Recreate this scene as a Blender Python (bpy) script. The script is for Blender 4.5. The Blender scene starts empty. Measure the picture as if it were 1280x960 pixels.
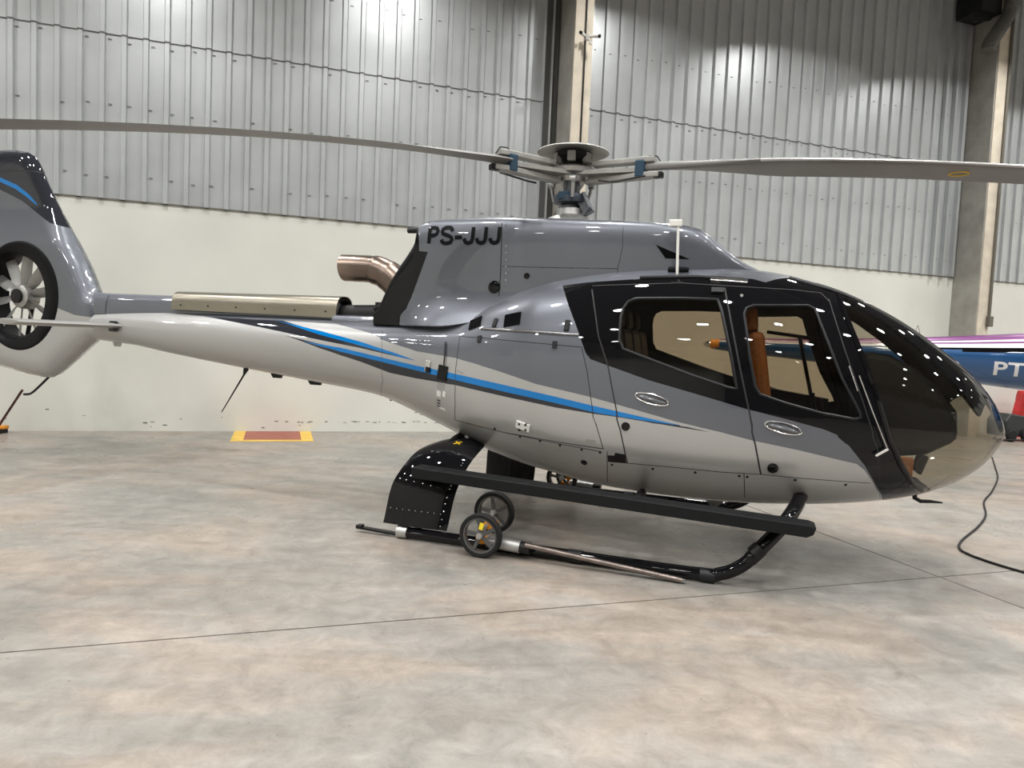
import bpy, bmesh, math, random
import numpy as np
from mathutils import Vector, Matrix

random.seed(7)
scene = bpy.context.scene
COL = scene.collection

# ------------------------------------------------------------------ camera
F_PX, CAM_H = 887.0, 1.6
PITCH, ROLL = math.radians(3.35), math.radians(2.5)
fw = np.array([0, math.cos(PITCH), -math.sin(PITCH)])
rt0 = np.array([1.0, 0, 0]); up0 = np.cross(rt0, fw)
rt = rt0 * math.cos(ROLL) + up0 * math.sin(ROLL)
up = -rt0 * math.sin(ROLL) + up0 * math.cos(ROLL)
cam_o = np.array([0, 0, CAM_H])
cd = bpy.data.cameras.new('camera')
cd.sensor_width = 36.0; cd.lens = F_PX / 1280 * 36.0
cd.clip_start = 0.05; cd.clip_end = 200
cam = bpy.data.objects.new('camera', cd); COL.objects.link(cam)
M = Matrix.Identity(4)
for i in range(3):
    M[i][0] = rt[i]; M[i][1] = up[i]; M[i][2] = -fw[i]; M[i][3] = cam_o[i]
cam.matrix_world = M
scene.camera = cam

# ------------------------------------------------------------------ world, exposure
wd = bpy.data.worlds.new('hangar_air'); scene.world = wd; wd.use_nodes = True
wd.node_tree.nodes['Background'].inputs[0].default_value = (0.02, 0.02, 0.022, 1)
wd.node_tree.nodes['Background'].inputs[1].default_value = 1.0
vs = scene.view_settings
vs.view_transform = 'Standard'; vs.look = 'None'; vs.gamma = 1.0; vs.use_curve_mapping = False
vs.exposure = -0.66
scene.cycles.use_denoising = True
scene.cycles.max_bounces = 8
scene.cycles.transparent_max_bounces = 16
scene.cycles.sample_clamp_indirect = 4.0
scene.cycles.caustics_reflective = False
scene.cycles.caustics_refractive = False
LAMP_POWER = 205.0
LAMP_Z = 8.6
LAMP_SPREAD = math.radians(138)

# ------------------------------------------------------------------ frames of reference
def ray(x, y):
    return fw + rt * (x - 640) / F_PX + up * (480 - y) / F_PX
def ground(x, y, z=0.0):
    d = ray(x, y); return cam_o + d * ((z - cam_o[2]) / d[2])
# hangar axes: wd_ runs along the back wall, wn_ points into that wall
WA = math.radians(18.2)
wd_ = np.array([math.cos(WA), math.sin(WA), 0]); wn_ = np.array([-wd_[1], wd_[0], 0])
W0 = ground(300, 539)
def hw(s, d, z):           # s along the wall, d metres out from the wall into the hall
    p = W0 + wd_ * s - wn_ * d; return (p[0], p[1], z)
# helicopter axes: X forward, Y to port, Z up; origin on the floor under the mast
HEAD = math.radians(-18.857)
hu = np.array([math.cos(HEAD), math.sin(HEAD), 0]); hn = np.array([-hu[1], hu[0], 0])
HO = np.array([0.45286, 6.39445, 0.0])
def L(x, y, lat=0.0):
    d = ray(x, y); t = ((HO + hn * lat - cam_o) @ hn) / (d @ hn); P = cam_o + d * t
    return float((P - HO) @ hu), float(P[2])

# ------------------------------------------------------------------ materials
MATS = {}
def mat(name, col=(0.5, 0.5, 0.5), rough=0.5, metal=0.0, coat=0.0, coat_r=0.03, spec=0.5, emit=None, emit_s=0):
    if name in MATS: return MATS[name]
    m = bpy.data.materials.new(name); m.use_nodes = True
    b = m.node_tree.nodes['Principled BSDF']
    b.inputs['Base Color'].default_value = (*col, 1); b.inputs['Roughness'].default_value = rough
    b.inputs['Metallic'].default_value = metal; b.inputs['Coat Weight'].default_value = coat
    b.inputs['Coat Roughness'].default_value = coat_r; b.inputs['Specular IOR Level'].default_value = spec
    if emit:
        b.inputs['Emission Color'].default_value = (*emit, 1); b.inputs['Emission Strength'].default_value = emit_s
    MATS[name] = m; return m
def noise_into(m, scale, amount, rough_amt=0.0, detail=4, coord='Object'):
    """fine procedural variation of the base colour and roughness"""
    nt = m.node_tree; b = nt.nodes['Principled BSDF']
    base = tuple(b.inputs['Base Color'].default_value)
    tc = nt.nodes.new('ShaderNodeTexCoord'); n = nt.nodes.new('ShaderNodeTexNoise')
    n.inputs['Scale'].default_value = scale; n.inputs['Detail'].default_value = detail
    nt.links.new(tc.outputs[coord], n.inputs['Vector'])
    r = nt.nodes.new('ShaderNodeValToRGB')
    r.color_ramp.elements[0].position = 0.3; r.color_ramp.elements[1].position = 0.7
    r.color_ramp.elements[0].color = tuple(c * (1 - amount) for c in base[:3]) + (1,)
    r.color_ramp.elements[1].color = tuple(min(1, c * (1 + amount)) for c in base[:3]) + (1,)
    nt.links.new(n.outputs['Fac'], r.inputs[0]); nt.links.new(r.outputs[0], b.inputs['Base Color'])
    if rough_amt:
        mr = nt.nodes.new('ShaderNodeMapRange'); r0 = b.inputs['Roughness'].default_value
        mr.inputs['To Min'].default_value = max(0, r0 - rough_amt); mr.inputs['To Max'].default_value = min(1, r0 + rough_amt)
        nt.links.new(n.outputs['Fac'], mr.inputs['Value']); nt.links.new(mr.outputs[0], b.inputs['Roughness'])
    return m
SILVER = mat('silver_paint', (0.42, 0.42, 0.415), 0.36, 0.45, 1.0)
GREY = mat('slate_grey_paint', (0.115, 0.125, 0.148), 0.36, 0.45, 1.0)
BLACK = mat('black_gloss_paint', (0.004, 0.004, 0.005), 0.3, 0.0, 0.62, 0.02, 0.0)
CHAR = mat('charcoal_paint', (0.022, 0.024, 0.031), 0.35, 0.0, 1.0, 0.03, 0.0)
BLUE = mat('blue_stripe_paint', (0.001, 0.165, 0.48), 0.4, 0.0, 1.0, 0.03, 0.0)
GAP = mat('panel_gap_dark', (0.012, 0.012, 0.013), 0.7)  # near-black colour of the seam lines between panels
SATIN = mat('satin_black', (0.007, 0.007, 0.008), 0.45, spec=0.3)
FRAME = mat('satin_charcoal_frame', (0.012, 0.013, 0.015), 0.40, 0.0, 0.0, spec=0.3)
RUBBER = mat('rubber', (0.012, 0.012, 0.012), 0.7, spec=0.25)
LINING = noise_into(mat('cabin_lining', (0.022, 0.02, 0.019), 0.8), 30, 0.3)
LEATHER = noise_into(mat('tan_leather', (0.30, 0.115, 0.030), 0.5), 40, 0.2)
CARPET = noise_into(mat('cabin_carpet', (0.10, 0.085, 0.065), 0.9), 60, 0.3)
CHROME = mat('chrome', (0.75, 0.75, 0.75), 0.15, 1.0)
STEEL = noise_into(mat('stainless_steel', (0.31, 0.285, 0.235), 0.30, 1.0), 1.5, 0.08, 0.0, 2)
EXH = noise_into(mat('heat_tinted_steel', (0.225, 0.175, 0.145), 0.30, 1.0), 2.5, 0.25, 0.0, 2)
ALU = noise_into(mat('cast_aluminium', (0.42, 0.42, 0.41), 0.42, 0.8), 20, 0.15, 0.1)
ALUP = noise_into(mat('pale_hub_paint', (0.33, 0.33, 0.315), 0.5, 0.1), 12, 0.12)
BLADE = noise_into(mat('blade_grey', (0.19, 0.185, 0.18), 0.45), 3, 0.08)
BLADEL = mat('blade_edge_steel', (0.62, 0.62, 0.62), 0.35, 0.9)
DBLUE = mat('damper_blue', (0.012, 0.045, 0.085), 0.45)
YELLOW = mat('yellow_mark', (0.75, 0.50, 0.02), 0.5)
ORANGE = mat('orange_anodised', (0.70, 0.27, 0.02), 0.4)
WHITE = mat('white_placard', (0.75, 0.75, 0.72), 0.5)
GREYP = mat('grey_placard', (0.30, 0.30, 0.29), 0.5)
RED = noise_into(mat('red_tarpaulin', (0.55, 0.03, 0.03), 0.5), 6, 0.25)
DARKTUBE = noise_into(mat('brown_steel_tube', (0.20, 0.165, 0.15), 0.35, 0.8), 15, 0.2)

def glass_mat(name, tint, rough=0.0):
    m = bpy.data.materials.new(name); m.use_nodes = True; nt = m.node_tree; nt.nodes.clear()
    o = nt.nodes.new('ShaderNodeOutputMaterial'); t = nt.nodes.new('ShaderNodeBsdfTransparent')
    g = nt.nodes.new('ShaderNodeBsdfGlossy'); f = nt.nodes.new('ShaderNodeFresnel'); x = nt.nodes.new('ShaderNodeMixShader')
    t.inputs[0].default_value = (*tint, 1); g.inputs['Roughness'].default_value = rough; f.inputs[0].default_value = 1.5
    # thin pane: the same reflectance from either side
    ge = nt.nodes.new('ShaderNodeNewGeometry'); mr = nt.nodes.new('ShaderNodeMapRange')
    mr.inputs['To Min'].default_value = 1.5; mr.inputs['To Max'].default_value = 1 / 1.5
    nt.links.new(ge.outputs['Backfacing'], mr.inputs['Value']); nt.links.new(mr.outputs[0], f.inputs[0])
    nt.links.new(f.outputs[0], x.inputs[0]); nt.links.new(t.outputs[0], x.inputs[1]); nt.links.new(g.outputs[0], x.inputs[2])
    nt.links.new(x.outputs[0], o.inputs[0]); MATS[name] = m; return m
GLASS = glass_mat('tinted_glazing', (0.56, 0.50, 0.41))
SHIELD = glass_mat('windshield_glazing', (0.64, 0.61, 0.54))

def floor_mat():
    m = bpy.data.materials.new('polished_concrete'); m.use_nodes = True; nt = m.node_tree
    b = nt.nodes['Principled BSDF']; g = nt.nodes.new('ShaderNodeNewGeometry')
    def N(scale, detail, rough=0.55, dist=0.0, sx=1, sy=1):
        mp = nt.nodes.new('ShaderNodeMapping'); mp.inputs['Scale'].default_value = (sx, sy, 1); mp.inputs['Rotation'].default_value = (0, 0, -WA)
        nt.links.new(g.outputs['Position'], mp.inputs[0])
        n = nt.nodes.new('ShaderNodeTexNoise'); n.inputs['Scale'].default_value = scale; n.inputs['Detail'].default_value = detail
        n.inputs['Roughness'].default_value = rough; n.inputs['Distortion'].default_value = dist
        nt.links.new(mp.outputs[0], n.inputs['Vector']); return n.outputs['Fac']
    def ramp(src, stops):
        r = nt.nodes.new('ShaderNodeValToRGB'); cr = r.color_ramp
        while len(cr.elements) < len(stops): cr.elements.new(0.5)
        for e, (p, c) in zip(cr.elements, stops): e.position = p; e.color = (*c, 1)
        nt.links.new(src, r.inputs[0]); return r.outputs[0]
    def mix(mode, fac, a, c):
        x = nt.nodes.new('ShaderNodeMix'); x.data_type = 'RGBA'; x.blend_type = mode
        if isinstance(fac, float): x.inputs[0].default_value = fac
        else: nt.links.new(fac, x.inputs[0])
        nt.links.new(a, x.inputs[6]); nt.links.new(c, x.inputs[7]); return x.outputs[2]
    base = ramp(N(0.55, 5, 0.6, 0.6, 1, 1.5), [(0.30, (0.205, 0.202, 0.190)), (0.46, (0.265, 0.25, 0.23)), (0.60, (0.305, 0.262, 0.224)), (0.76, (0.29, 0.286, 0.272))])
    fine = ramp(N(5.0, 12, 0.82, 0.5), [(0.32, (0.58, 0.57, 0.56)), (0.66, (1.14, 1.14, 1.14))])
    c1 = mix('MULTIPLY', 0.9, base, fine)
    streak = ramp(N(1.6, 6, 0.65, 0.8, 0.4, 2.2), [(0.36, (0.80, 0.79, 0.77)), (0.6, (1.04, 1.03, 1.02))])
    c2 = mix('MULTIPLY', 0.8, c1, streak)
    spots = ramp(N(2.3, 2, 0.5, 0.0), [(0.0, (0.45, 0.44, 0.43)), (0.20, (0.5, 0.49, 0.48)), (0.27, (1, 1, 1))])
    c3 = mix('MULTIPLY', 0.7, c2, spots)
    specks = ramp(N(28, 2, 0.5), [(0.0, (0.4, 0.37, 0.34)), (0.22, (0.55, 0.52, 0.5)), (0.28, (1, 1, 1))])
    c4 = mix('MULTIPLY', 0.8, c3, specks)
    nt.links.new(c4, b.inputs['Base Color'])
    mr = nt.nodes.new('ShaderNodeMapRange'); mr.inputs['From Min'].default_value = 0.3; mr.inputs['From Max'].default_value = 0.7
    mr.inputs['To Min'].default_value = 0.24; mr.inputs['To Max'].default_value = 0.46
    nt.links.new(N(1.3, 5, 0.6, 0.5), mr.inputs['Value']); nt.links.new(mr.outputs[0], b.inputs['Roughness'])
    bp = nt.nodes.new('ShaderNodeBump'); bp.inputs['Strength'].default_value = 0.04; bp.inputs['Distance'].default_value = 0.01
    nt.links.new(N(9, 5), bp.inputs['Height']); nt.links.new(bp.outputs[0], b.inputs['Normal'])
    return m
FLOOR = floor_mat()
WALLC = noise_into(mat('painted_concrete', (0.68, 0.685, 0.635), 0.65), 0.8, 0.06, 0.0, 8)
CONC = noise_into(mat('shaded_concrete', (0.34, 0.33, 0.30), 0.8), 3.0, 0.16, 0.0, 8)  # column side tone, with its shade put into the colour
CREAM = noise_into(mat('lit_cream', (0.62, 0.56, 0.46), 0.7), 4.0, 0.12)  # column front: cream, made lighter to paint in the light on it
ZINC = noise_into(mat('galvanised_cladding', (0.56, 0.585, 0.595), 0.38, 0.55), 1.2, 0.08, 0.05, 6)
DARKROOF = mat('roof_sheet', (0.22, 0.22, 0.22), 0.6)

# ------------------------------------------------------------------ mesh helpers
class MB:
    def __init__(s): s.v = []; s.f = []; s.m = []; s.cur = 0
    def add(s, vs_, fs):
        o = len(s.v); s.v += [tuple(map(float, p)) for p in vs_]
        for f in fs: s.f.append(tuple(i + o for i in f)); s.m.append(s.cur)
        return s
    def box(s, c, size, R=None):
        x, y, z = (k / 2 for k in size); pts = [Vector((a, b, d)) for a in (-x, x) for b in (-y, y) for d in (-z, z)]
        if R is not None: pts = [R @ p for p in pts]
        pts = [p + Vector(c) for p in pts]
        return s.add(pts, [(0, 1, 3, 2), (4, 6, 7, 5), (0, 4, 5, 1), (2, 3, 7, 6), (0, 2, 6, 4), (1, 5, 7, 3)])
    def tube(s, path, r, seg=12, caps=True, sx=1.0, sy=1.0):
        P = [Vector(p) for p in path]; n = len(P)
        rs = r if isinstance(r, (list, tuple)) else [r] * n
        T = [((P[min(i + 1, n - 1)] - P[max(i - 1, 0)]).normalized()) for i in range(n)]
        ref = Vector((0, 0, 1)) if abs(T[0].z) < 0.9 else Vector((1, 0, 0))
        a = T[0].cross(ref).normalized(); rings = []
        for i in range(n):
            a = (a - T[i] * a.dot(T[i])).normalized(); b = T[i].cross(a)
            rings.append([P[i] + (a * math.cos(2 * math.pi * k / seg) * sx + b * math.sin(2 * math.pi * k / seg) * sy) * rs[i] for k in range(seg)])
        vs_ = [p for R in rings for p in R]
        fs = [(i * seg + k, i * seg + (k + 1) % seg, (i + 1) * seg + (k + 1) % seg, (i + 1) * seg + k) for i in range(n - 1) for k in range(seg)]
        if caps: fs += [tuple(range(seg))[::-1], tuple((n - 1) * seg + k for k in range(seg))]
        return s.add(vs_, fs)
    def lathe(s, prof, c=(0, 0, 0), axis=(0, 0, 1), seg=24, closed=False):
        """prof: (radius, height) pairs along axis"""
        A = Vector(axis).normalized(); ref = Vector((1, 0, 0)) if abs(A.x) < 0.9 else Vector((0, 1, 0))
        e1 = A.cross(ref).normalized(); e2 = A.cross(e1); c = Vector(c); n = len(prof)
        vs_ = [c + A * h + (e1 * math.cos(2 * math.pi * k / seg) + e2 * math.sin(2 * math.pi * k / seg)) * r for r, h in prof for k in range(seg)]
        rows = n if closed else n - 1
        fs = [(i * seg + k, i * seg + (k + 1) % seg, ((i + 1) % n) * seg + (k + 1) % seg, ((i + 1) % n) * seg + k) for i in range(rows) for k in range(seg)]
        if not closed:
            if prof[0][0] > 1e-6: fs.append(tuple(range(seg))[::-1])
            if prof[-1][0] > 1e-6: fs.append(tuple((n - 1) * seg + k for k in range(seg)))
        return s.add(vs_, fs)
    def prism(s, poly, fn0, fn1):
        """poly of 2-D points; fn0/fn1 map them to the two faces"""
        n = len(poly); vs_ = [fn0(p) for p in poly] + [fn1(p) for p in poly]
        return s.add(vs_, [tuple(range(n)), tuple(range(2 * n - 1, n - 1, -1))] + [(i, i + n, (i + 1) % n + n, (i + 1) % n) for i in range(n)])
    def build(s, name, mats, parent=None, smooth=False, bevel=0.0, angle=35):
        me = bpy.data.meshes.new(name); me.from_pydata(s.v, [], s.f)
        for m in (mats if isinstance(mats, (list, tuple)) else [mats]): me.materials.append(m)
        me.polygons.foreach_set('material_index', s.m)
        bm = bmesh.new(); bm.from_mesh(me)
        bmesh.ops.remove_doubles(bm, verts=bm.verts, dist=1e-6)
        bmesh.ops.recalc_face_normals(bm, faces=bm.faces); bm.to_mesh(me); bm.free()
        return link(name, me, parent, smooth, bevel, angle)
def link(name, me, parent=None, smooth=False, bevel=0.0, angle=35):
    o = bpy.data.objects.new(name, me); COL.objects.link(o)
    if parent: o.parent = parent
    if smooth:
        me.polygons.foreach_set('use_smooth', [True] * len(me.polygons))
        me.set_sharp_from_angle(angle=math.radians(angle))
    if bevel:
        b = o.modifiers.new('bevel', 'BEVEL'); b.width = bevel; b.segments = 2; b.limit_method = 'ANGLE'; b.angle_limit = math.radians(40)
    return o
def tag(o, label, cat, group=None, kind=None):
    if label: o['label'] = label
    if cat: o['category'] = cat
    if group: o['group'] = group
    if kind: o['kind'] = kind
    return o
def struct(o, label=None):
    o['kind'] = 'structure'
    if label: o['label'] = label
    return o
def empty(name, loc=(0, 0, 0), rz=0.0, parent=None):
    o = bpy.data.objects.new(name, None); COL.objects.link(o); o.location = loc; o.rotation_euler = (0, 0, rz)
    o.empty_display_size = 0.2
    if parent: o.parent = parent
    return o
def copy_tree(o, parent=None):
    c = o.copy(); COL.objects.link(c); c.parent = parent
    for ch in [x for x in bpy.data.objects if x.parent == o]: copy_tree(ch, c)
    return c
def smooth_path(pts, n=8):
    P = [np.array(p, float) for p in pts]; out = []
    for i in range(len(P) - 1):
        p0, p1, p2, p3 = P[max(i - 1, 0)], P[i], P[i + 1], P[min(i + 2, len(P) - 1)]
        for k in range(n):
            t = k / n
            out.append(0.5 * ((2 * p1) + (-p0 + p2) * t + (2 * p0 - 5 * p1 + 4 * p2 - p3) * t * t + (-p0 + 3 * p1 - 3 * p2 + p3) * t ** 3))
    out.append(P[-1]); return [tuple(map(float, p)) for p in out]
def pchip(xs, ys):
    xs = np.array(xs, float); ys = np.array(ys, float); h = np.diff(xs); d = np.diff(ys) / h; m = np.zeros_like(ys)
    for i in range(1, len(xs) - 1):
        if d[i - 1] * d[i] > 0:
            w1 = 2 * h[i] + h[i - 1]; w2 = h[i] + 2 * h[i - 1]; m[i] = (w1 + w2) / (w1 / d[i - 1] + w2 / d[i])
    m[0] = d[0]; m[-1] = d[-1]
    def f(x):
        x = min(max(x, xs[0]), xs[-1]); i = int(min(max(np.searchsorted(xs, x) - 1, 0), len(xs) - 2)); t = (x - xs[i]) / h[i]
        return float((2 * t ** 3 - 3 * t * t + 1) * ys[i] + (t ** 3 - 2 * t * t + t) * h[i] * m[i] + (-2 * t ** 3 + 3 * t * t) * ys[i + 1] + (t ** 3 - t * t) * h[i] * m[i + 1])
    return f

# ================================================================== THE HALL
S0, S1, DEPTH, ROOF = -16.0, 24.0, 34.0, 10.6
def slab_box(s0, s1, d0, d1, z0, z1):
    b = MB(); c = [hw(s, d, z) for s in (s0, s1) for d in (d0, d1) for z in (z0, z1)]
    b.add(c, [(0, 1, 3, 2), (4, 6, 7, 5), (0, 4, 5, 1), (2, 3, 7, 6), (0, 2, 6, 4), (1, 5, 7, 3)]); return b
# floor: a bed with cast slabs, joints between them
fl = struct(slab_box(S0, S1, 0, DEPTH, -0.30, -0.12).build('floor', mat('joint_sealant', (0.02, 0.02, 0.02), 0.9)), 'polished concrete hangar floor with saw-cut joints')
def hs(p): v = np.array(p) - W0; return float(v @ wd_), float(-(v @ wn_))
j1 = hs(ground(600, 767.5))[1]; j2 = hs(ground(1100, 693.7))[0]
s_cuts = sorted([S0, S1] + [j2 + k * 10.2 for k in range(-4, 4) if S0 + 1 < j2 + k * 10.2 < S1 - 1])
d_cuts = sorted([0, DEPTH] + [j1 + k * 8.2 for k in range(0, 4) if j1 + k * 8.2 < DEPTH - 1])
G = 0.007
for a, b_ in zip(s_cuts, s_cuts[1:]):
    for c_, d_ in zip(d_cuts, d_cuts[1:]):
        slab_box(a + G, b_ - G, c_ + (0 if c_ == 0 else G), d_ - G, -0.12, 0.0).build('floor_slab', FLOOR, fl)
# back wall: painted concrete upstand, cladding above
WH = 3.46
C1 = (5.12, 5.46, 0.70); C2 = (14.66, 14.98, 0.66)     # columns: s0, s1, depth out from the wall
wb = struct(slab_box(S0, S1, -0.25, 0.0, -0.12, WH).build('wall_back', WALLC), 'off white painted concrete upstand wall behind the helicopters')
slab_box(S0, S1, -0.25, 0.012, WH - 0.012, WH + 0.012).build('wall_ledge', mat('ledge_seal', (0.16, 0.15, 0.13), 0.8), wb)
sc0 = MB()
for k in range(46):
    ss = random.uniform(0.4, 4.2) if k < 30 else random.uniform(-4, 4); zz = 0.16 + random.uniform(-.015, .015) if k < 30 else random.uniform(0.05, 0.4)
    p = hw(ss, 0.001, zz); sc0.box(p, (random.uniform(.02, .07), 0.003, random.uniform(.006, .016)), Matrix.Rotation(WA, 3, 'Z'))
o = sc0.build('wall_scuffs', mat('scuff_dark', (0.16, 0.155, 0.14), 0.9), wb); o['kind'] = 'stuff'
cl = struct(empty('wall_cladding', hw(0, 0, WH)), 'ribbed galvanised steel cladding above the upstand wall')
cl.rotation_euler = (0, 0, WA)
PITCHR = 0.286
def sheet_mesh(name, ribs, z0, z1, m=None):
    prof = []
    for k in range(ribs):
        x = k * PITCHR
        prof += [(x, 0), (x + 0.188, 0), (x + 0.202, -0.045), (x + 0.264, -0.045), (x + 0.278, 0)]
    prof.append((ribs * PITCHR - 0.001, 0))
    v = []; n = len(prof)
    for y_off in (0.0, 0.0012):
        for z in (z0, z1): v += [(x, y + y_off, z) for x, y in prof]
    f = [(i, i + 1, n + i + 1, n + i) for i in range(n - 1)] + [(2 * n + i, 3 * n + i, 3 * n + i + 1, 2 * n + i + 1) for i in range(n - 1)]
    me = bpy.data.meshes.new(name); me.from_pydata(v, [], f); me.materials.append(m or ZINC); return me
LAP = 5.88
low = sheet_mesh('cladding_sheet', 4, 0.0, LAP - WH); hi = sheet_mesh('cladding_sheet', 4, LAP - WH - 0.04, ROOF - WH)
lape = sheet_mesh('lap_shade_strip', 4, LAP - WH - 0.048, LAP - WH - 0.034, mat('painted_lap_shade', (0.10, 0.10, 0.095), 0.8))  # dark ribbon paints the shade under the sheet overlap
SW = 4 * PITCHR; k = 0
x = -14.0 * SW + 0.07
while x < S1 - SW:
    for me, off in ((low, 0.0), (hi, -0.006)):
        o = bpy.data.objects.new('cladding_sheet', me); COL.objects.link(o); o.parent = cl; o.location = (x, off - 0.002, 0)
    o2 = bpy.data.objects.new('lap_shade_strip', lape); COL.objects.link(o2); o2.parent = o; o2.location = (0, -0.003, 0)
    x += SW
# fixing screws in rows along the cladding
scm = MB()
for zz, jit in ((0.35, 0), (LAP - WH - 0.12, 0.0), (1.35, 0), (LAP - WH + 1.0, 0)):
    xx = -10.0
    while xx < 17:
        if random.random() < 0.75:
            scm.box((xx + 0.09 + random.uniform(-.02, .02), -0.012, zz + random.uniform(-.03, .03)), (0.05, 0.006, 0.010))
        xx += PITCHR
o = scm.build('cladding_screws', mat('screw_washer', (0.12, 0.12, 0.12), 0.6), cl); o['kind'] = 'stuff'
def column(name, C, label):
    e = struct(empty(name, (0, 0, 0)), label)
    s0, s1, p = C
    slab_box(s0, s1, 0.0, p - 0.02, -0.02, ROOF).build('column_shaft', CONC, e, bevel=0.015)
    slab_box(s0 + 0.015, s1, p - 0.02, p, -0.02, ROOF).build('column_face', CREAM, e)
    return e
c1 = column('wall_column', C1, 'concrete column with cream front face behind the rotor mast')
c2 = column('wall_column', C2, 'concrete column with cream face and conduit near the red tarpaulin')
slab_box(C1[0] - 0.26, C1[0] - 0.02, 0.0, 0.07, WH, ROOF).build('flashing', mat('dark_flashing', (0.10, 0.10, 0.095), 0.5, 0.4), c1)
slab_box(C1[0] - 0.16, C1[0] - 0.13, 0.07, 0.11, WH, ROOF).build('flashing_bead', ZINC, c1)
for k in range(3):
    slab_box(C2[0] - 0.16 - 0.27 * k, C2[0] - 0.10 - 0.27 * k, 0.0, 0.10, WH, ROOF).build('flashing_bead', ZINC, c2)
MB().tube([hw(C1[0] + 0.20, C1[2] + 0.012, 1.0), hw(C1[0] + 0.20, C1[2] + 0.012, ROOF)], 0.014, 8).build('conduit', SATIN, c1)
pc = MB().tube([hw(C2[1] - 0.02, C2[2] + 0.03, 2.45), hw(C2[1] - 0.02, C2[2] + 0.03, ROOF)], 0.03, 10).build('conduit', mat('old_conduit', (0.13, 0.12, 0.10), 0.7), c2, True)
slab_box(C2[1] - 0.08, C2[1] + 0.04, C2[2], C2[2] + 0.09, 2.38, 2.60).build('conduit_box', mat('old_conduit'), c2, bevel=0.01)
# the rest of the hall shell
struct(slab_box(S0 - 0.3, S0, 0, DEPTH, -0.12, ROOF).build('wall_left', WALLC))
struct(slab_box(S1, S1 + 0.3, 0, DEPTH, -0.12, ROOF).build('wall_right', WALLC))
struct(slab_box(S0, S1, DEPTH, DEPTH + 0.3, -0.12, ROOF).build('wall_front', mat('hangar_door_sheet', (0.09, 0.095, 0.10), 0.5, 0.2)))
struct(slab_box(S0, S1, -0.25, DEPTH, ROOF, ROOF + 0.2).build('ceiling', DARKROOF))

# high-bay lamps in rows under the roof
LENS = mat('lamp_lens', (0.9, 0.9, 0.9), 0.4, emit=(1.0, 0.97, 0.90), emit_s=14.0)
lamp0 = None
ns, nd = 10, 9
for i in range(ns):
    for j in range(nd):
        s = -13.6 + i * 4.0; d = 2.4 + j * 3.7
        if lamp0 is None:
            e = empty('high_bay_lamp', hw(s, d, LAMP_Z))
            MB().lathe([(0.05, 0.42), (0.09, 0.40), (0.10, 0.22), (0.27, 0.02), (0.27, -0.02), (0.255, -0.02), (0.25, 0.02), (0.02, 0.05)], seg=20).build('reflector', mat('lamp_shade', (0.5, 0.5, 0.5), 0.4, 0.6), e, True)
            MB().tube([(0, 0, 0.4), (0, 0, ROOF - LAMP_Z)], 0.012, 6).build('hanger_rod', SATIN, e)
            ld = bpy.data.lights.new('lamp_light', 'AREA'); ld.shape = 'DISK'; ld.size = 0.40; ld.energy = LAMP_POWER
            ld.color = (1.0, 0.985, 0.955); ld.spread = LAMP_SPREAD
            lo = bpy.data.objects.new('lamp_light', ld); COL.objects.link(lo); lo.parent = e; lo.location = (0, 0, -0.025)
            lamp0 = e
        else:
            e = copy_tree(lamp0); e.location = hw(s, d, LAMP_Z)
        tag(e, 'round high-bay lamp hanging from the hangar roof', 'lamp', 'high-bay lamps under the roof')

# ================================================================== THE HELICOPTER
heli = empty('helicopter', tuple(HO), HEAD)
tag(heli, 'slate grey and silver helicopter with blue stripe and PS-JJJ lettering, parked on skids', 'helicopter')

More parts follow.
